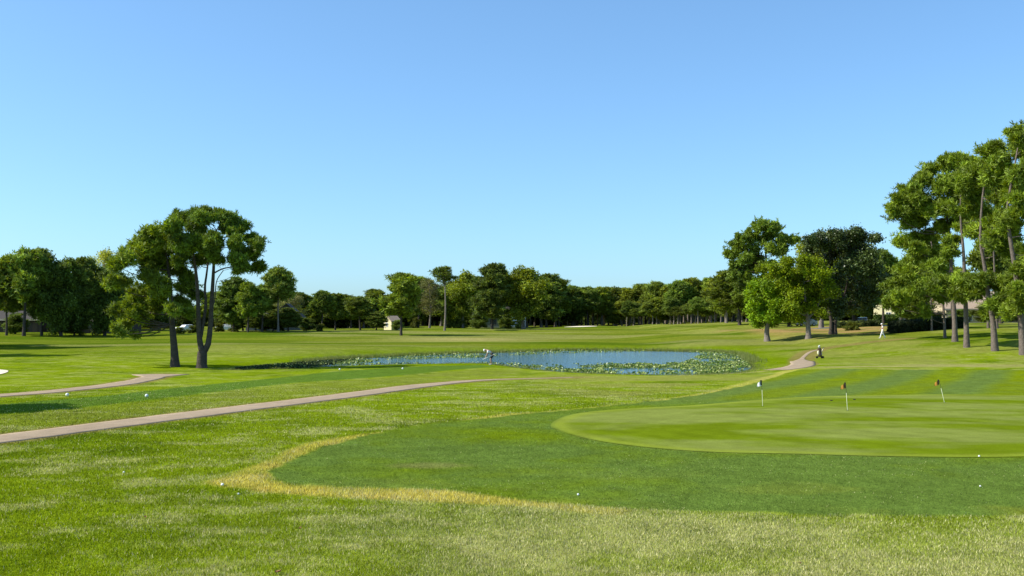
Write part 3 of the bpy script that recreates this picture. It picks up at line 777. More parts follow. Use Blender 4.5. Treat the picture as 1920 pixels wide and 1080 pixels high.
def put(kind, px, d, top=None, wpx=None, label='', group=None, rz=None, hm=None, base_py=None, z=None):
    tm, cm, bk, lf, H, R_ = LIB[kind]
    if base_py is not None:
        X = at(px, base_py); d = X[1]
    elif d > 205 and px < 1440: d = 205 + (d - 205) * .68
    x = (px - 960) / F * d; z0 = gz(x, d) if z is None else z
    if hm is None: hm = (CH - z0) + (HY - top) / F * d
    sz = hm / H; sx = (wpx * (1.22 if H > 8 else 1) * d / F) / (2 * (R_ + (H * .06 if H > 5 else .3))) if wpx else sz * random.uniform(.9, 1.15)
    rz = random.uniform(0, 6.28) if rz is None else rz
    cat = {'shrub': 'shrub', 'under': 'bush', 'thin': 'pine tree'}.get(kind, 'pine tree' if kind.startswith('pine') else 'tree')
    if kind not in SRC:
        SRC[kind] = make_tree(NAMES[kind], tm, cm, M[bk], M[lf], (x, d, z0), rz, (sx, sx, sz), label, cat, group); return SRC[kind]
    return copy_tree(SRC[kind], (x, d, z0), rz, (sx, sx, sz), label, cat, group)

# left grove
LG = 'trees of the left grove'
put('pineC', 12, 0, 482, 62, 'pine at the far left edge with a slim dark trunk', LG, base_py=629)
put('pineA', 46, 0, 466, 82, 'broad dark pine with the highest top in the left grove', LG, base_py=630)
put('pineE', 80, 0, 470, 66, 'dark pine with a slender trunk, right of the highest grove pine', LG, base_py=629)
put('oakB', 116, 0, 487, 72, 'mid green pine in the middle of the left grove', LG, base_py=630)
put('pineE', 150, 0, 486, 66, 'dark pine in front of the low brown house', LG, base_py=629)
put('oakB', 198, 0, 499, 70, 'round dark tree on a thick trunk at the right of the left grove', LG, base_py=629.5)
put('lime', 196, 250, 467, 92, 'pale lime green tree rising behind the left grove', LG)
put('pineD', 248, 236, 540, 60, 'pine behind the drooping boughs of the single-trunk pine', LG)
put('oakB', 290, 240, 520, 60, 'dark tree seen between the trunks of the two near pines', LG)
for i in range(20):
    px = -230 + i * 27 + random.uniform(-9, 9); d = random.uniform(222, 285)
    k = random.choice(['pineC', 'pineE', 'oakB', 'pineE'])
    tp = np.interp(px, [-60, 60, 140, 170, 220, 300], [488, 484, 492, 515, 530, 545]) + random.uniform(0, 24)
    put(k, px, d, tp, 70, 'dark tree in the back rows of the left grove', 'back rows of the left grove')
# off-frame trees whose shadows fall into the picture
put('pineC', -85, 118, hm=13.5, wpx=120, label='pine outside the left edge shading the fairway', group='pines beyond the left edge')
put('pineA', -200, 124, hm=15, wpx=110, label='pine outside the left edge shading the fairway', group='pines beyond the left edge')
put('pineC', -150, 100, hm=11, wpx=130, label='pine outside the left edge shading the fairway', group='pines beyond the left edge')
put('pineA', -60, 140, hm=14, wpx=90, label='pine outside the left edge shading the fairway', group='pines beyond the left edge')
put('pineB', -500, 36, hm=9, wpx=250, label='pine outside the left edge near the cart path', group='pines beyond the left edge')

# group right of the near pines
MG = 'trees between the near pines and the lone pine'
put('pineE', 437, 0, 522, 62, 'dark pine just right of the forked near pine', MG, base_py=622)
put('pineC', 466, 0, 530, 52, 'pine with a pale slender trunk right of the forked pine', MG, base_py=623)
put('pineA', 492, 0, 534, 55, 'dark-trunked pine left of the grey gabled house', MG, base_py=622)
put('pineB', 522, 0, 503, 52, 'tall dark pine with a tufted top in front of the grey gabled house', MG, base_py=622)
put('tan', 544, 262, 548, 60, 'olive tan budding tree beside the grey gabled house', MG)
put('pineC', 562, 290, 549, 62, 'pine at the right of the grey gabled house', MG)
put('pineA', 604, 0, 545, 40, 'pine with a flat detached top and a bare trunk over the meadow', MG, base_py=620)
put('pineC', 628, 0, 551, 50, 'round-topped pine right of the flat-topped one', MG, base_py=619)
put('pineB', 652, 320, 553, 52, 'pine above the yellow-green undergrowth', MG)
put('pineA', 675, 0, 556, 48, 'pine left of the small cream house', MG, base_py=619)
put('pineC', 700, 320, 543, 56, 'leafy pine behind the small cream house', MG)
put('oakA', 650, 330, 588, 60, 'low yellow-green tree in the gap of the treeline', MG)
put('oakA', 582, 300, 590, 40, 'low green tree right of the grey gabled house', MG)
for i in range(34):
    px = 400 + i * 9.8 + random.uniform(-6, 6); d = random.uniform(300, 380)
    tp = np.interp(px, [400, 520, 560, 600, 720], [540, 545, 553, 558, 552]) + random.uniform(0, 20)
    put(random.choice(['pineC', 'pineE', 'pineD', 'pineB', 'oakB']), px, d, tp, 60, 'tree in the back rows between the near pines and the small cream house', 'back rows left of the lone pine')

for px, dd, tp, w_, k_, lb in ((541, 208, 578, 44, 'pineE', 'low dark pine in front of the grey gable wall'), (512, 210, 582, 34, 'pineE', 'low dark pine in front of the left slope of the gabled house'), (498, 214, 588, 40, 'oakB', 'low dark tree in front of the low grey wing'), (480, 211, 588, 34, 'pineE', 'small pine left of the low grey wing'), (455, 221, 580, 50, 'pineE', 'dense low pine right of the white car'), (575, 214, 596, 30, 'oakB', 'low dark tree over the silver car'), (706, 222, 585, 36, 'pineE', 'small pine against the left of the small cream house'), (898, 262, 585, 34, 'oakB', 'low dark tree before the left end of the large pale building'), (950, 262, 590, 30, 'oakB', 'low dark tree before the right end of the large pale building'), (745, 232, 600, 22, 'oakB', 'low dark tree against the right side of the small cream house'), (525, 212, 598, 24, 'oakB', 'low dark tree at the foot of the tall tufted pine'), (140, 186, 585, 46, 'oakB', 'low tree against the left end of the low brown house'), (30, 187, 588, 44, 'oakB', 'low tree before the brown house at the left edge')):
    put(k_, px, dd, tp, w_, lb, 'low trees in front of the houses')
# centre
CG = 'trees of the central wood'
put('pineC', 752, 0, 513, 74, 'lone dark pine standing out in the meadow in front of the wood', CG, base_py=629)
put('pineA', 785, 330, 519, 58, 'pine behind the lone dark pine', CG)
put('tan', 806, 318, 522, 66, 'olive brown tree left of the tall thin pine', CG)
put('thin', 834, 0, 496, 52, 'tall thin pale-trunked pine with a sparse dome rising above the wood', CG, base_py=620)
put('oakA', 868, 330, 509, 74, 'broad mid green tree right of the tall thin pine', CG)
put('pineC', 892, 340, 520, 62, 'pine with clustered pale trunks in the central wood', CG)
put('pineE', 922, 0, 497, 66, 'dark dome-topped pine, highest right of the thin pine', CG, base_py=617)
put('pineA', 945, 360, 508, 56, 'dark pine between the two domed trees', CG)
put('oakA', 981, 0, 500, 92, 'large sunlit tree with the broadest crown in the central wood', CG, base_py=616.5)
put('pineE', 1024, 360, 516, 66, 'dark tree on the right shoulder of the central wood', CG)
put('pineC', 1048, 370, 524, 58, 'pine at the right end of the central wood', CG)
for i, (px, w_, lb) in enumerate([(853, 34, 'dark rounded shrub at the foot of the central wood'), (870, 16, 'small yellow-green shrub beside the dark rounded shrub'), (973, 16, 'bright round shrub before the pale building steps'), (778, 20, 'low shrub right of the lone pine'), (640, 34, 'yellow-green shrub in the treeline gap')]):
    put('shrub', px, 330, hm=w_ / F * 330 * .8, wpx=w_, label=lb, group='shrubs along the central wood')
for i in range(34):
    px = 735 + i * 10.5 + random.uniform(-6, 6); d = random.uniform(365, 440)
    tp = np.interp(px, [735, 800, 900, 1000, 1080], [535, 530, 522, 518, 534]) + random.uniform(2, 26)
    put(random.choice(['pineC', 'pineB', 'pineE', 'pineD']), px, d, tp, 60, 'dark tree in the back rows of the central wood', 'back rows of the central wood')

# far wood to the right of the centre
FG = 'pines of the long far wood'
tops = [(1077, 537), (1102, 538), (1129, 538), (1153, 540), (1180, 540), (1203, 532), (1227, 528), (1250, 534), (1272, 526), (1296, 521), (1315, 528), (1333, 521), (1352, 519)]
far_l = ['first pine of the far wood right of the central wood', 'flat-topped pine above the far bunker', 'pine over the pale gap right of the far bunker', 'pine at the lowest dip of the far wood skyline',
         'pine just right of the skyline dip', 'rounded pine where the far wood skyline steps up', 'dark-topped pine with a small knob above the far wood', 'mid green pine right of the knob-topped one',
         'broad pine in the middle of the right half of the far wood', 'tall broad pine of the far wood above the pond end', 'pine tucked between two taller crowns of the far wood', 'dark-topped pine left of the tallest distant pine', 'last pine of the far wood before the tallest distant pine']
for (px, tp), lb in zip(tops, far_l):
    put(random.choice(['pineA', 'pineB', 'pineD']), px, 395 + random.uniform(-12, 12) - max(0, (px - 1200)) * .35, tp, 46, lb, FG)
for i in range(70):
    px = 1066 + (i % 35) * 9.6 + random.uniform(-5, 5); row = i // 35; d = (430 + 45 * row) - max(0, px - 1200) * .35 + random.uniform(-10, 14)
    tp = np.interp(px, [1066, 1150, 1190, 1300, 1400], [545, 546, 546, 534, 528]) + random.uniform(-7, 20)
    put(random.choice(['pineA', 'pineB', 'pineD', 'pineB']), px, d, tp, random.uniform(34, 48), 'tall narrow pine packed in the depth of the far wood', 'packed rows of the far wood')
for i in range(34):
    px = 1150 + i * 8 + random.uniform(-3, 3); d = 380 - max(0, px - 1200) * .35 + random.uniform(-12, 8)
    tp = np.interp(px, [1150, 1200, 1300, 1400], [566, 556, 550, 545]) + random.uniform(0, 26)
    put(random.choice(['pineD', 'pineB', 'pineB']), px, d, tp, random.uniform(22, 34), 'young sunlit pine along the front edge of the far wood', 'young pines fronting the far wood')

# big distant pine and the broadleaf trees by the path
put('pineC', 1385, 262, 503, 92, 'wide-crowned pine left of the tallest distant pine', 'pines behind the path')
put('pineD', 1362, 290, 530, 55, 'pine in front of the far wood end', 'pines behind the path')
put('pineA', 1410, 250, 520, 60, 'pine behind the small bright green tree', 'pines behind the path')
def P6(a, b): return a, b
hero('pine_tree', (1440, 622), 215, [([(640, 800), (635, 600), (640, 400), (630, 250), (620, 150)], .4, .08)],
     [(620, 120, 44), (570, 140, 36), (670, 130, 40), (700, 160, 34), (520, 185, 36), (580, 200, 42), (650, 200, 46), (470, 215, 32), (430, 240, 28), (440, 285, 30), (390, 300, 24), (420, 320, 26), (500, 260, 38), (560, 280, 42), (640, 270, 44), (720, 230, 40), (770, 200, 40), (800, 225, 32), (760, 260, 36), (520, 330, 38), (470, 350, 36), (600, 340, 42), (700, 300, 34), (480, 400, 38), (560, 390, 42), (640, 400, 40), (440, 430, 34), (520, 450, 36), (600, 480, 40), (420, 380, 30), (400, 470, 30), (480, 520, 34), (560, 560, 36)],
     'tallest distant pine behind the bright green trees by the path', (1260, 400, 3.6), 150, 10, .62, .10, seed=41, palette=(.135, .200, .022), deep=4)
bright = (.170, .260, .010)
dO = at(1438, 640)[1]
hero('broadleaf_tree', (1438, 640), dO, [([(642, 864), (638, 800), (650, 720), (660, 600), (650, 520)], .42, .08), ([(645, 770), (690, 690), (720, 620)], .15, .05)],
     [(560, 500, 34), (620, 490, 36), (680, 500, 36), (530, 560, 32), (590, 560, 42), (650, 560, 44), (710, 560, 40), (530, 620, 34), (590, 630, 42), (660, 630, 44), (720, 630, 36), (560, 690, 34), (620, 690, 40), (690, 700, 34), (590, 745, 26), (545, 660, 28), (640, 530, 40), (660, 740, 20), (590, 470, 26)],
     'small bright green tree, left of the two by the path', (1260, 400, 3.6), 150, 9, .24, .12, seed=42, palette=bright, deep=2.6, kind='leaf', leafm=M['leaf'], bark=M['bark_grey'], cat='tree')
hero('broadleaf_tree', (1515, 642), dO - 3, [([(918, 876), (918, 800), (910, 700), (900, 600), (890, 450)], .40, .08), ([(915, 740), (980, 660), (1010, 560)], .16, .05), ([(912, 720), (840, 640), (800, 540)], .16, .05)],
     [(730, 380, 36), (800, 350, 38), (870, 360, 40), (940, 370, 38), (1000, 380, 38), (700, 440, 36), (770, 430, 44), (850, 430, 46), (930, 440, 46), (1010, 440, 40), (740, 510, 40), (820, 510, 46), (900, 510, 46), (980, 520, 44), (1040, 500, 34), (800, 580, 44), (880, 590, 46), (960, 590, 44), (1020, 580, 36), (790, 660, 38), (850, 660, 42), (930, 650, 40), (1000, 650, 34), (790, 720, 34), (850, 730, 30), (760, 620, 30), (690, 400, 28), (1050, 560, 26), (960, 710, 24), (660, 395, 30), (1060, 620, 24)],
     'wide yellow-green tree on a straight trunk beside the path', (1260, 400, 3.6), 140, 9, .24, .12, seed=43, palette=(.200, .270, .010), deep=3.0, kind='leaf', leafm=M['leaf'], bark=M['bark_grey'], cat='tree')
Z7 = (1540, 400, 3.6)
hero('broadleaf_tree', (1560, 642), dO + 2, [([(62, 870), (66, 780), (50, 700), (40, 560), (60, 400)], .30, .08), ([(90, 868), (92, 780), (120, 690), (170, 560), (180, 400)], .30, .08), ([(92, 760), (210, 640), (260, 520)], .16, .05)],
     [(60, 200, 34), (0, 210, 34), (120, 195, 36), (180, 200, 36), (240, 210, 34), (290, 240, 28), (-60, 240, 34), (-130, 260, 30), (40, 260, 44), (120, 270, 46), (200, 270, 46), (280, 290, 40), (-20, 290, 40), (320, 330, 34), (80, 340, 48), (170, 350, 50), (250, 360, 48), (330, 390, 36), (30, 400, 46), (120, 430, 50), (210, 440, 50), (300, 450, 44), (370, 450, 34), (60, 500, 46), (150, 510, 48), (250, 520, 48), (330, 530, 42), (380, 510, 30), (50, 580, 44), (140, 600, 46), (230, 600, 46), (310, 600, 38), (0, 620, 34), (50, 670, 38), (120, 680, 40), (200, 680, 38), (280, 660, 30), (50, 725, 26), (110, 730, 26), (360, 590, 24), (-60, 300, 34), (215, 235, 44), (260, 255, 44), (160, 225, 46), (300, 290, 40), (240, 300, 46), (100, 220, 40)],
     'large dark glossy-leaved tree with a forked trunk by the path', Z7, 150, 9, .26, .12, seed=44, palette=(.060, .088, .020), deep=4.0, kind='leaf', leafm=M['gloss_leaf'], cat='tree')
put('oakA', 1540, 178, 446, 120, 'fresh green tree showing over the dark glossy crown', 'trees behind the path')
put('pineE', 1600, 185, 462, 90, 'dark tree behind the right side of the glossy tree', 'trees behind the path')
put('pineC', 1657, 195, 470, 70, 'pine right of the dark glossy tree, in front of the cream building', 'trees behind the path')
put('pineA', 1690, 210, 492, 62, 'pine between the cream building and the bank pines', 'trees behind the path')
put('oakB', 1480, 200, 510, 90, 'shaded tree between the bright green trees', 'trees behind the path')
put('pineD', 1722, 235, 470, 60, 'pine behind the hedge, left of the bank pines', 'trees behind the bank pines')
put('pineC', 1770, 240, 500, 90, 'pine behind the hedge middle', 'trees behind the bank pines')
put('oakB', 1905, 210, 520, 90, 'dark tree behind the leaning pine at the right edge', 'trees behind the bank pines')
for i in range(16):
    px = 1450 + i * 38 + random.uniform(-8, 8)
    put(random.choice(['pineE', 'oakB', 'pineC']), px, random.uniform(285, 330), np.interp(px, [1450, 1600, 1700, 2000], [530, 530, 545, 560]) + random.uniform(0, 15), 75, 'tree in the wood far behind the hedge and cream houses', 'wood behind the cream houses')

for px, dd, tp, w_, k_, lb in ((1738, 150, 452, 80, 'pineC', 'tall pine behind the left side of the bank pines'), (1785, 158, 500, 70, 'pineA', 'shorter pine in the gap between the two leftmost bank pines'), (1875, 165, 400, 90, 'pineA', 'tall dark pine behind the leaning pine'), (1915, 150, 480, 80, 'pineC', 'lower pine behind the leaning pine at the right edge'), (1700, 165, 520, 60, 'pineE', 'low bushy pine behind the left end of the long hedge')):
    put(k_, px, dd, tp, w_, lb, 'trees behind the bank pines')
# understorey that closes the wood between the trunks
UL = [(-200, 290, 250, 300, 562, 582, 'left grove', 22), (300, 720, 360, 420, 578, 590, 'middle treeline', 30), (730, 1075, 430, 480, 578, 590, 'central wood', 26), (1060, 1420, 500, 560, 575, 586, 'far wood', 34), (1400, 2150, 330, 360, 575, 590, 'wood behind the houses', 26)]
for (a, b, d0_, d1_, t0, t1, nm, n) in UL:
    for i in range(n):
        px = a + (b - a) * (i + random.random()) / n; d = random.uniform(d0_, d1_)
        put('under', px, d, random.uniform(t0, t1), 2.2 * (b - a) / n + 14, 'dark leafy bush filling the shade of the ' + nm, 'undergrowth of the ' + nm)


# ------------------------------------------------------------------ small builders
def mp(name, base, rough=.7, **k):
    M[name] = mat(name, base, rough, **k); return M[name]
mp('white_paint', (.8, .8, .78), .45); mp('pole_paint', (.62, .64, .42), .5); mp('cream_wall', (.48, .40, .27), .85, noise=[(1.2, .06, 4, 'o')]); mp('cream_bright', (.72, .64, .38), .85); mp('grey_wall', (.095, .105, .10), .85, noise=[(1.2, .08, 4, 'o')])  # second cream is a lit copy of the wall colour, sunlight put in
mp('frame_brown', (.12, .10, .08), .7); mp('brown_wall', (.06, .045, .035), .85, noise=[(1.2, .1, 4, 'o')]); mp('pale_wall', (.15, .17, .13), .85, noise=[(1.2, .06, 4, 'o')])
mp('roof_brown', (.055, .046, .038), .9, noise=[(2, .15, 4, 'o')]); mp('roof_tan', (.36, .27, .19), .9, noise=[(2, .12, 4, 'o')]); mp('fascia', (.42, .36, .27), .7)
mp('window_glass', (.03, .04, .05), .1, spec=.6); mp('dark_rubber', (.02, .02, .02), .7); mp('metal', (.5, .5, .5), .35, metal=.8)
mp('skin', (.45, .28, .19), .55); mp('white_cloth', (.78, .78, .76), .85); mp('grey_cloth', (.28, .28, .29), .9); mp('black_cloth', (.02, .02, .025), .85)
mp('dark_brown', (.075, .05, .03), .7); mp('cream_cloth', (.75, .68, .42), .8); mp('orange_cloth', (.42, .20, .03), .85); mp('hair', (.10, .07, .05), .7)
mp('car_white', (.78, .79, .80), .25, spec=.6); mp('car_silver', (.38, .40, .42), .25, spec=.6, metal=.3); mp('dry_leaf', (.25, .12, .05), .8); mp('black_hole', (.01, .01, .01), .9)

def box(V, Fc, x0, x1, y0, y1, z0, z1):
    b = len(V); V += [(x0, y0, z0), (x1, y0, z0), (x1, y1, z0), (x0, y1, z0), (x0, y0, z1), (x1, y0, z1), (x1, y1, z1), (x0, y1, z1)]
    Fc += [tuple(b + k for k in f) for f in ((0, 3, 2, 1), (4, 5, 6, 7), (0, 1, 5, 4), (1, 2, 6, 5), (2, 3, 7, 6), (3, 0, 4, 7))]

def pm(name, V, Fc, m, parent=None, sm=False, bev=0):
    me = bpy.data.meshes.new(name); me.from_pydata([tuple(v) for v in V], [], [tuple(f) for f in Fc]); me.update()
    if sm: me.polygons.foreach_set('use_smooth', np.ones(len(me.polygons), bool))
    if bev:
        bm = bmesh.new(); bm.from_mesh(me); bmesh.ops.bevel(bm, geom=bm.edges[:], offset=bev, segments=2, affect='EDGES'); bm.to_mesh(me); bm.free()
    return link(name, me, m, parent)

def sphere(name, r, m, parent=None, loc=(0, 0, 0), sc=(1, 1, 1)):
    bm = bmesh.new(); bmesh.ops.create_uvsphere(bm, u_segments=16, v_segments=10, radius=r)
    for v in bm.verts: v.co = Vector((v.co.x * sc[0] + loc[0], v.co.y * sc[1] + loc[1], v.co.z * sc[2] + loc[2]))
    me = bpy.data.meshes.new(name); bm.to_mesh(me); bm.free(); me.polygons.foreach_set('use_smooth', np.ones(len(me.polygons), bool))
    return link(name, me, m, parent)

def empty(name, loc, rz=0, label=None, cat=None, group=None, sc=1):
    o = bpy.data.objects.new(name, None); C.objects.link(o); o.location = loc; o.rotation_euler = (0, 0, rz); o.scale = (sc, sc, sc); o.empty_display_size = .3
    return tag(o, label, cat, group)

# ------------------------------------------------------------------ houses behind the trees
def house(px, d, W, D, hw, hr, wall, roof, label, gable=False, wins=(), rz=0, door=None, eave=.6, name='house', fascia=True):
    x = (px - 960) / F * d; z = gz(x, d) - .05
    r = empty(name, (x, d, z), rz, label, 'house')
    V = []; Fc = []; box(V, Fc, -W / 2, W / 2, 0, D, -.3, hw)
    if gable:
        b = len(V); V += [(-W / 2, 0, hw), (W / 2, 0, hw), (0, 0, hw + hr), (-W / 2, D, hw), (W / 2, D, hw), (0, D, hw + hr)]; Fc += [(b, b + 1, b + 2), (b + 4, b + 3, b + 5)]
    else:
        b = len(V); V += [(-W / 2, 0, hw), (-W / 2, D, hw), (-W / 2, D / 2, hw + hr), (W / 2, 0, hw), (W / 2, D, hw), (W / 2, D / 2, hw + hr)]; Fc += [(b, b + 2, b + 1), (b + 3, b + 4, b + 5)]
    pm('wall', V, Fc, wall, r)
    V = []; Fc = []; t = .22; e = eave
    if gable:
        s = hr / (W / 2)
        prof = [(-W / 2 - e, hw - s * e), (0, hw + hr), (W / 2 + e, hw - s * e)]
        for y in (-e, D + e):
            for (a, c) in prof: V.append((a, y, c + .02))
            for (a, c) in prof: V.append((a, y, c + .02 + t))
    else:
        s = hr / (D / 2)
        prof = [(-e, hw - s * e), (D / 2, hw + hr), (D + e, hw - s * e)]
        for xx in (W / 2 + e, -W / 2 - e):
            for (a, c) in prof: V.append((xx, a, c + .02))
            for (a, c) in prof: V.append((xx, a, c + .02 + t))
    Fc += [(0, 1, 4, 3), (1, 2, 5, 4), (6, 9, 10, 7), (7, 10, 11, 8), (3, 4, 10, 9), (4, 5, 11, 10), (0, 6, 7, 1), (1, 7, 8, 2), (0, 3, 9, 6), (2, 8, 11, 5)]
    pm('roof', V, Fc, roof, r)
    if fascia and not gable:
        V = []; Fc = []; box(V, Fc, -W / 2 - e, W / 2 + e, -e - .06, -e - .005, hw - s * e - .05, hw - s * e + .30); pm('fascia', V, Fc, M['fascia'], r)
    for (wx, wz, ww, wh) in wins:
        V = []; Fc = []; f = .1
        box(V, Fc, wx - ww / 2 - f, wx + ww / 2 + f, -.06, -.004, wz - f, wz); box(V, Fc, wx - ww / 2 - f, wx + ww / 2 + f, -.06, -.004, wz + wh, wz + wh + f)
        box(V, Fc, wx - ww / 2 - f, wx - ww / 2, -.06, -.004, wz, wz + wh); box(V, Fc, wx + ww / 2, wx + ww / 2 + f, -.06, -.004, wz, wz + wh); box(V, Fc, wx - .03, wx + .03, -.05, -.004, wz, wz + wh)
        w_ = pm('window', V, Fc, M['white_paint'] if wall.name[:5] == 'cream' else M['frame_brown'], r)
        V = []; Fc = []; box(V, Fc, wx - ww / 2, wx + ww / 2, -.03, -.003, wz, wz + wh); pm('pane', V, Fc, M['window_glass'], w_)
    if door is not None:
        V = []; Fc = []; box(V, Fc, door - .5, door + .5, -.06, -.004, 0, 2.1); pm('door', V, Fc, M['dark_brown'], r)
    return r
house(172, 198, 13, 9, 2.6, 1.5, M['brown_wall'], M['roof_brown'], 'low brown house with a pale eave line, at the right of the left grove', wins=[(-4, .9, 1.8, 1.3), (0, .9, 1.8, 1.3), (4, .2, 1.8, 2.0)], door=2)
house(10, 200, 15, 9, 2.6, 1.5, M['brown_wall'], M['roof_brown'], 'low brown house in deep shade at the left edge of the picture', wins=[(-4, .9, 2.2, 1.3), (3, .9, 2.2, 1.3)], door=6)
house(537, 226, 7.5, 9, 2.7, 3.2, M['grey_wall'], M['roof_brown'], 'grey gabled house behind the tall tufted pine', gable=True, wins=[(-2, .9, 1.1, 1.3), (2, .9, 1.1, 1.3), (0, 3.2, .9, .9)], rz=.12)
house(498, 230, 9, 8, 2.6, 1.4, M['grey_wall'], M['roof_brown'], 'low grey wing house beside the grey gabled house', wins=[(-2, .9, 1.6, 1.3), (2, .9, 1.6, 1.3)])
house(727, 226, 2.6, 2.6, 2.0, 1.0, M['cream_bright'], M['roof_tan'], 'small sunlit cream house left of the lone pine', gable=True, wins=[(-.2, .8, .6, .8)], rz=-.75, eave=.25)
house(925, 305, 13, 12, 5.6, 2.0, M['pale_wall'], M['roof_brown'], 'large pale building half hidden behind the central wood', wins=[(-5, 1, 1.8, 1.6), (0, 1, 1.8, 1.6), (5, 1, 1.8, 1.6), (-2, 3.6, 1.8, 1.3), (4, 3.6, 1.8, 1.3)])
house(1657, 232, 4.5, 6, 6.0, 1.6, M['cream_bright'], M['roof_tan'], 'two storey cream building behind the pine with the dark trunk', wins=[(1.0, .9, 1.0, 1.5), (1.0, 3.7, 1.0, 1.4)], rz=-.5)
house(1705, 238, 4.5, 5, 2.6, 1.0, M['cream_wall'], M['roof_tan'], 'small cream outbuilding above the road, left of the cream villa', wins=[(0, .9, 1.2, 1.2)])
house(1835, 215, 14, 10, 3.2, 2.4, M['cream_wall'], M['roof_tan'], 'cream villa with a tan roof behind the trunks of the bank pines', wins=[(-5, .7, 1.4, 1.6), (-2.2, .7, 1.4, 1.6), (5, .7, 1.6, 1.6)], door=1)
house(1910, 240, 12, 10, 5.0, 2.2, M['cream_wall'], M['roof_tan'], 'taller cream house at the far right behind the leaning pine', wins=[(-3.5, .8, 1.4, 1.6), (0, .8, 1.4, 1.6), (-3.5, 3.2, 1.4, 1.2), (3, 3.2, 1.4, 1.2)])
# outside steps with railings of the pale building
x0 = (972 - 960) / F * 298; r = empty('outside_steps', (x0, 298, gz(x0, 298)), 0, 'white slatted steps beside the large pale building', 'steps')
V = []; Fc = []
for k in range(6): box(V, Fc, -2.4 + .15 * k, 2.0, 0 + .35 * k, .3 + .35 * k, .5 + .8 * k, .72 + .8 * k)
pm('step', V, Fc, M['white_paint'], r)
V = []; Fc = []
for xx in (-2.45, 2.05): box(V, Fc, xx - .05, xx + .05, 0, .1, 0, 4.9)
pm('railing', V, Fc, M['white_paint'], r)

# ------------------------------------------------------------------ cars
def car(px, d, m, rz, label, z=None):
    x = (px - 960) / F * d; r = empty('parked_car', (x, d, gz(x, d)), rz, label, 'car', 'cars parked by the houses')
    prof = [(-2.15, .35), (-2.2, .75), (-2.05, .95), (-1.1, 1.0), (-.55, 1.45), (.9, 1.5), (1.7, 1.05), (2.15, .95), (2.2, .6), (2.15, .32)]
    V = []; Fc = []; n = len(prof)
    for k, (yy, sx) in enumerate(((-.88, .98), (-.80, 1), (.80, 1), (.88, .98))):
        for (a, c) in prof:
            tuck = .12 if c > 1.2 else 0
            V.append((a * sx, yy - math.copysign(tuck, yy), c if abs(yy) < .85 else c - .03))
    for k in range(3):
        for i in range(n):
            j = (i + 1) % n; Fc.append((k * n + i, k * n + j, (k + 1) * n + j, (k + 1) * n + i))
    Fc.append(tuple(range(n))); Fc.append(tuple(reversed(range(3 * n, 4 * n))))
    pm('body', V, Fc, m, r)
    for s in (-1, 1):
        y = s * .79; V = [(-.95, y, 1.03), (1.4, y, 1.06), (.85, y * .97, 1.40), (-.5, y * .97, 1.38)]; V += [(a, b + s * .03, c) for a, b, c in V]
        Fc = [(0, 1, 2, 3), (7, 6, 5, 4), (0, 4, 5, 1), (1, 5, 6, 2), (2, 6, 7, 3), (3, 7, 4, 0)]; pm('side_window', V, Fc, M['window_glass'], r)
        for wx in (-1.35, 1.35):
            bm = bmesh.new(); bmesh.ops.create_cone(bm, cap_ends=True, segments=20, radius1=.33, radius2=.33, depth=.22, matrix=Matrix.Translation((wx, s * .82, .33)) @ Matrix.Rotation(math.pi / 2, 4, 'X'))
            me = bpy.data.meshes.new('wheel'); bm.to_mesh(me); bm.free(); wh = link('wheel', me, M['dark_rubber'], r)
            bm = bmesh.new(); bmesh.ops.create_cone(bm, cap_ends=True, segments=16, radius1=.2, radius2=.2, depth=.24, matrix=Matrix.Translation((wx, s * .83, .33)) @ Matrix.Rotation(math.pi / 2, 4, 'X'))
            me = bpy.data.meshes.new('rim'); bm.to_mesh(me); bm.free(); link('rim', me, M['metal'], wh)
    return r
car(350, 214, M['car_white'], .9, 'white car between the trunks of the two near pines')
car(424, 218, M['car_white'], .15, 'white car just right of the forked near pine')
car(569, 232, M['car_silver'], .3, 'silver car beside the grey gabled house')
car(1617, 186, M['car_silver'], 1.2, 'silver car behind the dark glossy-leaved tree')
car(1510, 200, M['car_white'], .2, 'white car behind the wide yellow-green tree')

# ------------------------------------------------------------------ hedges and shrubs on the right
def hedge(pa, da, pb, db, hh, wd_, pal, label, n=60, seed=1, L=.12, sz=.07, per=120):
    rn = random.Random(seed); xa = (pa - 960) / F * da; xb = (pb - 960) / F * db; ln = math.hypot(xb - xa, db - da); ang = math.atan2(db - da, xb - xa)
    ox, oy = (xa + xb) / 2, (da + db) / 2; oz = gz(ox, oy); cl = []
    for i in range(n):
        u = rn.uniform(-.5, .5) * (ln - hh * .4); v = rn.uniform(-.5, .5) * wd_; gx_, gy_ = ox + u * math.cos(ang), oy + u * math.sin(ang)
        cl.append((u, v, gz(gx_, gy_) - oz + rn.uniform(.08, .90) * hh, hh * .13))
    me = crown_mesh('foliage', cl, 'leaf', per, 8, L, sz, 1, pal, seed)
    r = empty('hedge', (ox, oy, oz), ang, label, 'hedge'); link('foliage', me, M['leaf'], r)
    tb = [([Vector((u, 0, -.2)), Vector((u + .1, .05, hh * .6))], [.05, .02]) for u in np.linspace(-ln / 2 + .3, ln / 2 - .3, max(3, int(ln / 1.5)))]
    link('stems', trunk_mesh('stems', tb, 6), M['bark'], r)
    return r
hedge(1666, 128, 1768, 130, 1.5, 1.5, (.030, .046, .020), 'long dark clipped hedge on the bank beside the walking golfer', 620, 3, .08, .06, 60)
hedge(1774, 130, 1802, 131, 1.4, 1.3, (.036, .052, .018), 'short dark hedge piece right of the long hedge, behind pine trunks', 180, 4, .08, .06, 60)
hedge(1640, 205, 1682, 206, 1.6, 1.3, (.06, .10, .02), 'clipped green hedge in front of the two storey cream building', 200, 5, .16, .1)
hedge(1706, 205, 1738, 206, 1.5, 1.5, (.15, .21, .03), 'sunlit clipped hedge beyond the road, right of the small outbuilding', 50, 6, .16, .1)
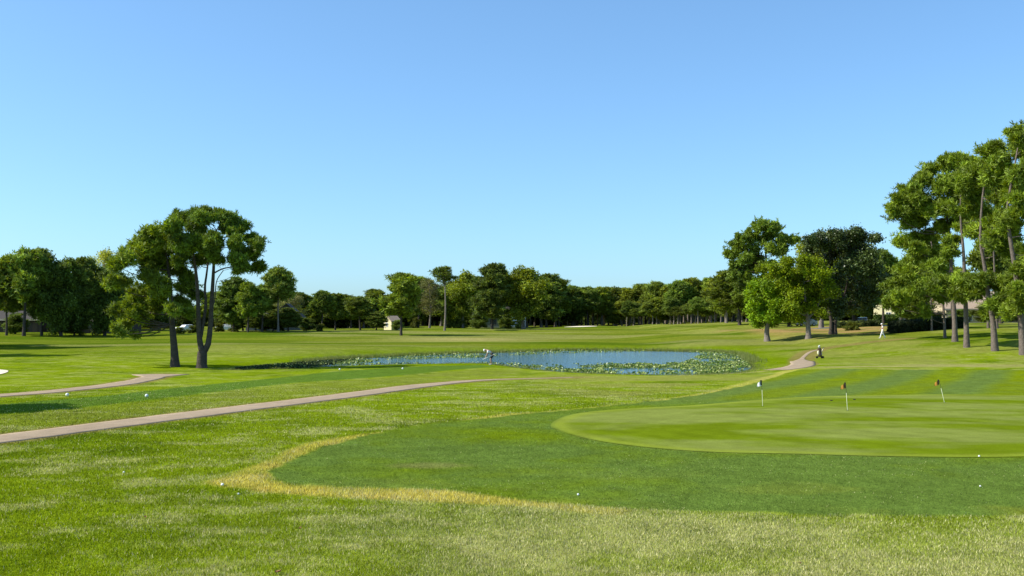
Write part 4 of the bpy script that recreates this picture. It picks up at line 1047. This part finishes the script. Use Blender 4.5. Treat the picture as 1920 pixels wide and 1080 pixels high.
hedge(1560, 168, 1655, 172, .9, 1.2, (.05, .07, .02), 'low dark hedge along the road behind the glossy-leaved tree', 70, 7, .14, .09)
put('shrub', 1596, 150, hm=1.2, wpx=34, label='low round shrub behind the forked trunk of the glossy-leaved tree', group='shrubs by the road')
put('shrub', 1712, 200, hm=2.0, wpx=30, label='rounded shrub beyond the road left of the sunlit hedge', group='shrubs by the road')
put('shrub', 1752, 200, hm=1.8, wpx=24, label='small shrub beyond the road at the end of the sunlit hedge', group='shrubs by the road')
put('oakB', 1895, 196, hm=4.5, wpx=60, label='dense low tree in front of the taller cream house', group='trees behind the bank pines')
put('shrub', 1870, 190, hm=2.2, wpx=40, label='dark shrub under the cream villa wall', group='shrubs by the road')

put('shrub', 338, 196, hm=1.20, wpx=24, label='low shrub hiding the front of the white car, left one', group='shrubs along the left treeline')
put('shrub', 362, 200, hm=1.40, wpx=28, label='low shrub between the two near pine trunks', group='shrubs along the left treeline')
put('shrub', 410, 205, hm=1.60, wpx=24, label='low shrub left of the second white car', group='shrubs along the left treeline')
put('shrub', 440, 204, hm=1.20, wpx=28, label='low shrub right of the second white car', group='shrubs along the left treeline')
put('shrub', 600, 208, hm=1.40, wpx=24, label='low shrub at the treeline foot under the flat-topped pine', group='shrubs along the left treeline')
for px, dd, tp, w_, lb in ((1850, 178, 575, 50, 'low dark tree against the middle of the cream villa'), (1800, 182, 580, 40, 'low dark tree at the left corner of the cream villa'), (1920, 178, 570, 60, 'low dark tree at the right edge before the taller cream house'), (1730, 190, 565, 60, 'bushy tree above the sunlit hedge')):
    put('oakB', px, dd, tp, w_, lb, 'low trees in front of the houses')
# ------------------------------------------------------------------ people
def skin(name, nodes, edges, m, parent, sub=2, root=0):
    """nodes: dict name -> (x,y,z,radius)"""
    ks = list(nodes); me = bpy.data.meshes.new(name); me.from_pydata([nodes[k][:3] for k in ks], [(ks.index(a), ks.index(b)) for a, b in edges], [])
    o = bpy.data.objects.new(name, me); C.objects.link(o)
    sk = o.modifiers.new('skin', 'SKIN'); sb = o.modifiers.new('sub', 'SUBSURF'); sb.levels = sb.render_levels = sub
    for i, k in enumerate(ks):
        r = nodes[k][3]; r = r if isinstance(r, tuple) else (r, r); me.skin_vertices[0].data[i].radius = r; me.skin_vertices[0].data[i].use_root = (i == root)
    dg = bpy.context.evaluated_depsgraph_get(); dg.update(); ev = bpy.data.meshes.new_from_object(o.evaluated_get(dg))
    o.modifiers.clear(); o.data = ev; ev.name = name; ev.polygons.foreach_set('use_smooth', np.ones(len(ev.polygons), bool))
    ev.materials.clear(); ev.materials.append(m); o.parent = parent; return o

def person(loc, rz, J, label, clothes, sc=1.0):
    """J: joint positions; figure faces +X before rz"""
    r = empty('person', loc, rz, label, 'person', sc=sc)
    R_ = dict(hip=(.13, .16), waist=(.11, .14), chest=(.12, .17), neck=.055, head0=.075, head1=.098, head2=.085, shL=.06, shR=.06, elL=.042, elR=.042, wrL=.028, wrR=.028,
              hpL=.088, hpR=.088, knL=.056, knR=.056, anL=.038, anR=.038, toL=.035, toR=.035)
    N = {k: (*J[k], R_[k]) for k in R_ if k in J}
    E = [('hip', 'waist'), ('waist', 'chest'), ('chest', 'neck'), ('neck', 'head0'), ('head0', 'head1'), ('head1', 'head2')]
    for s in 'LR': E += [('chest', 'sh' + s), ('sh' + s, 'el' + s), ('el' + s, 'wr' + s), ('hip', 'hp' + s), ('hp' + s, 'kn' + s), ('kn' + s, 'an' + s), ('an' + s, 'to' + s)]
    # nose and ears
    hd = Vector(J['head1']); up = (Vector(J['head2']) - Vector(J['head0'])).normalized(); side = Vector((0, 1, 0)); fw = side.cross(up).normalized()
    N['nose'] = (*(hd + fw * .105 - up * .01), .013); E.append(('head1', 'nose'))
    for s_, q in (('earL', 1), ('earR', -1)): N[s_] = (*(hd + side * .088 * q), .014); E.append(('head1', s_))
    # palms and five fingers on each hand
    for s in 'LR':
        w_ = Vector(J['wr' + s]); d = (w_ - Vector(J['el' + s])).normalized(); sd_ = Vector((0, 1, 0)) if abs(d.y) < .8 else Vector((1, 0, 0)); sd_ = (sd_ - d * sd_.dot(d)).normalized(); cu = d.cross(sd_)
        N['pa' + s] = (*(w_ + d * .06), (.030, .018)); E.append(('wr' + s, 'pa' + s))
        for f_, (o_, l_) in enumerate(((-.030, .075), (-.010, .085), (.010, .08), (.030, .065))):
            a_ = w_ + d * .10 + sd_ * o_; N['f%d%s' % (f_, s)] = (*a_, .009); N['g%d%s' % (f_, s)] = (*(a_ + d * l_ * .6 + cu * .02), .007); E += [('pa' + s, 'f%d%s' % (f_, s)), ('f%d%s' % (f_, s), 'g%d%s' % (f_, s))]
        a_ = w_ + d * .045 - sd_ * .040; N['t' + s] = (*a_, .010); N['u' + s] = (*(a_ + d * .035 - sd_ * .02), .008); E += [('pa' + s, 't' + s), ('t' + s, 'u' + s)]
    skin('body', N, E, M['skin'], r)
    for nm, keys, grow, m_ in clothes:
        g = {k: (*J[k], tuple(q + grow for q in R_[k]) if isinstance(R_[k], tuple) else R_[k] + grow) for k in keys}
        if nm == 'shirt' :
            for s in 'LR':
                a_, b_ = Vector(J['sh' + s]), Vector(J['el' + s]); g['sl' + s] = (*a_.lerp(b_, .6), .065)
        if nm == 'shorts':
            for s in 'LR':
                a_, b_ = Vector(J['hp' + s]), Vector(J['kn' + s]); g['sl' + s] = (*a_.lerp(b_, .85), .085)
        e = [q for q in E if q[0] in g and q[1] in g]
        if nm == 'shirt': e += [('sh' + s, 'sl' + s) for s in 'LR']
        if nm == 'shorts': e += [('hp' + s, 'sl' + s) for s in 'LR']
        skin(nm, g, e, m_, r)
    for s in 'LR':
        a_, t_ = J['an' + s], J['to' + s]; skin('shoe', {'a': (a_[0] - .03, a_[1], a_[2] - .035, .045), 'b': (a_[0] + (t_[0] - a_[0]) * .5, (a_[1] + t_[1]) / 2, (a_[2] + t_[2]) / 2 - .02, .045), 'c': (t_[0] + .02, t_[1], t_[2] - .005, .038)}, [('a', 'b'), ('b', 'c')], M['white_cloth'], r)
    # cap with a brim and eyes
    top = hd + up * .055
    q = up.to_track_quat('Z', 'Y').to_matrix().to_4x4(); bm = bmesh.new(); bmesh.ops.create_uvsphere(bm, u_segments=16, v_segments=10, radius=.112)
    bmesh.ops.delete(bm, geom=[v for v in bm.verts if v.co.z < -.01], context='VERTS')
    bmesh.ops.transform(bm, matrix=Matrix.Translation(top) @ q, verts=bm.verts); b0 = len(bm.verts)
    pts = [top + side * y * .085 + fw * x for x, y in ((.06, -1), (.15, -.8), (.18, 0), (.15, .8), (.06, 1))]
    up_ = [bm.verts.new(p) for p in pts]; dn = [bm.verts.new(p - up * .012) for p in pts]; bm.faces.new(up_); bm.faces.new(list(reversed(dn)))
    for i in range(5): j = (i + 1) % 5; bm.faces.new((up_[j], up_[i], dn[i], dn[j]))
    me = bpy.data.meshes.new('cap'); bm.to_mesh(me); bm.free(); link('cap', me, M['white_cloth'], r)
    for s in (-1, 1): e = hd + fw * .092 + side * .034 * s + up * .012; sphere('eye', .012, M['black_cloth'], r, e)
    m0 = hd + fw * .088 - up * .05; V = []; Fc = []; box(V, Fc, m0.x - .006, m0.x + .006, m0.y - .022, m0.y + .022, m0.z - .005, m0.z + .005); pm('mouth', V, Fc, M['dark_brown'], r)
    return r

# golfer bent over by the pond (faces left)
gx, gy = at(920, 683.6); gzz = gz(gx, gy)
J = dict(hip=(-.17, 0, .84), waist=(-.04, 0, .98), chest=(.18, 0, 1.16), neck=(.34, 0, 1.24), head0=(.40, 0, 1.24), head1=(.47, 0, 1.22), head2=(.55, 0, 1.235),
         shL=(.22, .19, 1.15), shR=(.22, -.19, 1.15), elL=(.30, .20, .87), elR=(.26, -.22, .87), wrL=(.42, .08, .66), wrR=(.40, -.12, .64),
         hpL=(-.16, .10, .80), hpR=(-.16, -.10, .80), knL=(.03, .13, .46), knR=(-.02, -.13, .46), anL=(-.06, .13, .08), anR=(-.10, -.13, .08), toL=(.12, .15, .04), toR=(.08, -.15, .04))
person((gx, gy, gzz), math.pi, J, 'person in white shirt, cap and dark shorts bending forward at the pond edge', [('shirt', ['waist', 'chest', 'shL', 'shR'], .022, M['white_cloth']), ('shorts', ['hip', 'waist', 'hpL', 'hpR'], .02, M['black_cloth'])])
def club(name, p0, p1, loc, label, head=True):
    r = empty(name, loc, 0, label, 'golf club')
    V = []; Fc = []; tube(V, Fc, [p0, p1], [.016, .012], 8); pm('shaft', V, Fc, M['white_paint'], r, True)
    a = Vector(p0).lerp(Vector(p1), .80); V = []; Fc = []; tube(V, Fc, [a, p1], [.020, .022], 8); pm('grip', V, Fc, M['cream_cloth'], r, True)
    V = []; Fc = []; box(V, Fc, p0[0] - .07, p0[0] + .04, p0[1] - .03, p0[1] + .03, p0[2] - .04, p0[2] + .03); pm('club_head', V, Fc, M['white_paint'], r, bev=.01)
club('golf_club', (-.62, .04, .46), (.42, -.30, .92), (gx, gy - .05, gzz), 'pale golf club held slantwise across the bending golfer at the pond')
# golfer walking on the bank (faces left)
wx, wy = at(1655, 634.5)
if wy > 135: wy = 122; wx = (1655 - 960) / F * wy
J = dict(hip=(0, 0, .95), waist=(.01, 0, 1.10), chest=(.03, 0, 1.32), neck=(.04, 0, 1.48), head0=(.05, 0, 1.53), head1=(.07, 0, 1.61), head2=(.065, 0, 1.69),
         shL=(.03, .19, 1.40), shR=(.03, -.19, 1.40), elL=(-.10, .24, 1.15), elR=(.12, -.24, 1.14), wrL=(-.02, .23, .92), wrR=(.32, -.20, 1.0),
         hpL=(.0, .10, .90), hpR=(.0, -.10, .90), knL=(.16, .10, .50), knR=(-.08, -.10, .48), anL=(.28, .10, .09), anR=(-.30, -.10, .14), toL=(.42, .11, .06), toR=(-.20, -.11, .04))
J = {k: Vector(v) for k, v in J.items()}
J = {k: tuple(v) for k, v in J.items()}
person((wx, wy, gz(wx, wy)), math.pi - .3, J, 'person all in white with a cap walking on the bank beside the dark hedge', [('shirt', ['waist', 'chest', 'shL', 'shR'], .022, M['white_cloth']), ('trousers', ['hip', 'waist', 'hpL', 'hpR', 'knL', 'knR', 'anL', 'anR'], .022, M['white_cloth'])], 1.0)

# ------------------------------------------------------------------ golf bag on a push trolley beside the path
bx_, by_ = at(1537, 672)
r = empty('golf_bag', (bx_, by_, gz(bx_, by_)), 0, 'dark brown golf bag with a cream pocket standing on a push trolley by the path', 'golf bag', sc=1.12)
def ell_tube(name, pts, rx, m, parent, seg=16):
    V = []; Fc = []; tube(V, Fc, pts, rx, seg); Fc.append(tuple(reversed(range(seg)))); return pm(name, V, Fc, m, parent, True)
ell_tube('bag_body', [(.02, 0, .14), (.03, 0, .30), (.00, 0, .60), (-.04, 0, .84), (-.045, 0, .88)], [.15, .165, .14, .15, .145], M['dark_brown'], r)
pk = ell_tube('pocket', [(-.12, -.06, .30), (-.14, -.06, .40), (-.15, -.05, .58), (-.12, -.04, .66)], [.05, .085, .08, .04], M['cream_cloth'], r)
ell_tube('pocket', [(.12, -.08, .28), (.13, -.09, .36), (.11, -.08, .46)], [.03, .06, .03], M['grey_cloth'], r)
for i, (a, b, hz) in enumerate(((-.07, -.03, 1.0), (.0, .03, 1.04), (-.05, .05, .98), (.02, -.05, .96))):
    c_ = ell_tube('golf_club', [(a, b, .80), (a * 1.1, b * 1.1, hz)], [.012, .012], M['metal'], r, 8)
    sphere('head_cover', .05, M['white_cloth'], c_, (a * 1.15, b * 1.2, hz + .02), (1.1, .9, 1.2)) if i < 3 else sphere('club_head', .03, M['metal'], c_, (a, b, hz), (1.4, .6, 1))
V = []; Fc = []; tube(V, Fc, [(.02, .05, .10), (.17, .16, .35), (.30, .18, .75), (.42, .18, .92)], [.014] * 4, 8); pm('trolley_frame', V, Fc, M['metal'], r, True)
V = []; Fc = []; tube(V, Fc, [(.36, .10, .93), (.44, .18, .94), (.44, .28, .93)], [.017] * 3, 8); pm('handle', V, Fc, M['dark_rubber'], r, True)
for (a, b) in ((-.22, .02), (.20, .04), (.38, .34)):
    bm = bmesh.new(); mt_ = Matrix.Translation((a, b, .10)) @ Matrix.Rotation(math.pi / 2 + .2, 4, 'X')
    bmesh.ops.create_cone(bm, cap_ends=True, segments=20, radius1=.10, radius2=.10, depth=.035, matrix=mt_); me = bpy.data.meshes.new('wheel'); bm.to_mesh(me); bm.free(); wh = link('wheel', me, M['dark_rubber'], r)
    V = []; Fc = []; tube(V, Fc, [(a, b, .10), (.02, .05, .16)], [.010, .010], 6); pm('axle', V, Fc, M['metal'], wh)

# ------------------------------------------------------------------ practice flags
def flag(px, py, topx, hgt, m, spot, label, tip=-.11):
    x, y = at(px, py); r = empty('golf_flag', (x, y, gz(x, y) + .01), 0, label, 'golf flag', 'flags on the practice green')
    k = y / F; tx = (topx - px) * k; mid = Vector((tx * .62, 0, hgt * .62)); top = Vector((tx, 0, hgt))
    V = []; Fc = []; tube(V, Fc, [(0, 0, -.03), mid], [.0075, .0065], 8); pm('pole', V, Fc, M['pole_paint'], r, True)
    V = []; Fc = []; tube(V, Fc, [mid, top], [.006, .005], 8); pm('pole_tip', V, Fc, M['dark_rubber'], r, True)
    for nm, c0, c1, mm in (('flag_cloth', 0.0, 1.0, m), ):
        V = []; Fc = []; nu, nv = 9, 8
        for sgn in (-1, 1):
            for i in range(nu):
                u = i / (nu - 1)
                for j in range(nv):
                    v = j / (nv - 1)
                    xx = -u * .19 * (.75 + .25 * v) ; zz = -v * .21 * (.75 + .25 * (1 - u)) - u * .10
                    yy = .022 * math.sin(u * 7 + v * 2) * (.3 + u) + sgn * .002
                    V.append((top.x + xx + .005, yy, top.z - .01 + zz))
        for q in range(2):
            for i in range(nu - 1):
                for j in range(nv - 1):
                    a = q * nu * nv + i * nv + j; f = (a, a + 1, a + nv + 1, a + nv); Fc.append(f if q else f[::-1])
        pm(nm, V, Fc, mm, r, True)
    # darker stripe next to the pole
    V = []; Fc = []; box(V, Fc, top.x - .055, top.x + .006, -.012, .012, top.z - .20, top.z - .008); pm('hem', V, Fc, spot, r, bev=.004)
    bm = bmesh.new(); bmesh.ops.create_circle(bm, cap_ends=True, radius=.054, segments=20); me = bpy.data.meshes.new('hole'); bm.to_mesh(me); bm.free(); hl = link('hole', me, M['black_hole'], r); hl.location.z = .006
flag(1430, 762, 1428.5, 1.00, M['white_cloth'], M['black_cloth'], 'practice green flag with a white cloth, leftmost of the three flags')
flag(1589, 770, 1586, 1.02, M['orange_cloth'], M['dark_brown'], 'orange-brown practice green flag on an upright pole, the middle of the three flags')
flag(1771, 755, 1761, .92, M['orange_cloth'], M['dark_brown'], 'orange-brown practice green flag on a leaning pole, rightmost of the three flags')
for (a, b, l) in ((1559, 752, 'small dark hole cup left of the middle flag pole on the practice green'), (1602, 750, 'small dark hole cup right of the middle flag pole on the practice green')):
    x, y = at(a, b); bm = bmesh.new(); bmesh.ops.create_cone(bm, cap_ends=True, radius1=.06, radius2=.05, depth=.03, segments=18); me = bpy.data.meshes.new('hole_cup'); bm.to_mesh(me); bm.free()
    o = link('hole_cup', me, M['black_hole']); o.location = (x, y, gz(x, y) + .026); tag(o, l, 'hole cup', 'cups on the practice green')

# ------------------------------------------------------------------ tee markers, balls, fallen leaves
for (a, b, rr, l) in ((126, 743.5, .072, 'white ball-shaped tee marker, left one of the two near the cart path'), (275, 745.5, .072, 'white ball-shaped tee marker, right one of the two near the cart path'),
                  (637, 694.5, .07, 'small white tee marker at the far end of the tee, left one'), (755, 693, .07, 'small white tee marker at the far end of the tee, right one')):
    x, y = at(a, b); r = empty('tee_marker', (x, y, gz(x, y)), 0, l, 'tee marker', 'white tee markers'); sphere('ball', rr, M['white_paint'], r, (0, 0, rr * .9 + .02))
    V = []; Fc = []; tube(V, Fc, [(0, 0, -.04), (0, 0, .05)], [.012, .012], 8); pm('spike', V, Fc, M['metal'], r)
for (a, b, rr, l) in ((417, 912, .034, 'golf ball at the left tip of the golden dead grass'), (447, 928, .021, 'golf ball just below the left tip of the golden dead grass'), (1084, 929, .021, 'golf ball in the dark green collar below the putting green'), (1836, 857, .024, 'golf ball on the front edge of the putting green at the right'),
                  (1838, 913, .018, 'golf ball low on the dark collar at the right'), (232, 887, .021, 'golf ball in the bright rough at the left')):
    x, y = at(a, b); o = sphere('golf_ball', rr, M['white_paint'], None); o.location = (x, y, gz(x, y) + rr * .95); tag(o, l, 'golf ball')
def leaf_(a, b, s, l):
    x, y = at(a, b); V = []; Fc = []
    for i in range(9):
        t = i / 8; w_ = math.sin(math.pi * t) ** .7 * .35
        V += [(t * s, -w_ * s, .02 + .3 * s * t * t), (t * s, 0, .008 + .25 * s * t * t), (t * s, w_ * s, .025 + .3 * s * t * t)]
    for i in range(8): q = i * 3; Fc += [(q, q + 3, q + 4, q + 1), (q + 1, q + 4, q + 5, q + 2)]
    b_ = len(V); V += [(p[0], p[1], p[2] - .002) for p in V[:b_]]; Fc += [tuple(b_ + k for k in reversed(f)) for f in Fc]
    o = pm('dry_leaf', V, Fc, M['dry_leaf'], None, True); o.location = (x, y, gz(x, y) + .02); o.rotation_euler.z = a; tag(o, l, 'leaf')
leaf_(515, 1077, .09, 'curled brown leaf at the bottom edge of the picture'); leaf_(272, 974, .06, 'small reddish leaf in the foreground turf at the left'); leaf_(1500, 1060, .05, 'small brown leaf in the dry turf at the lower right'); leaf_(560, 995, .05, 'small dark leaf in the turf at the lower middle')
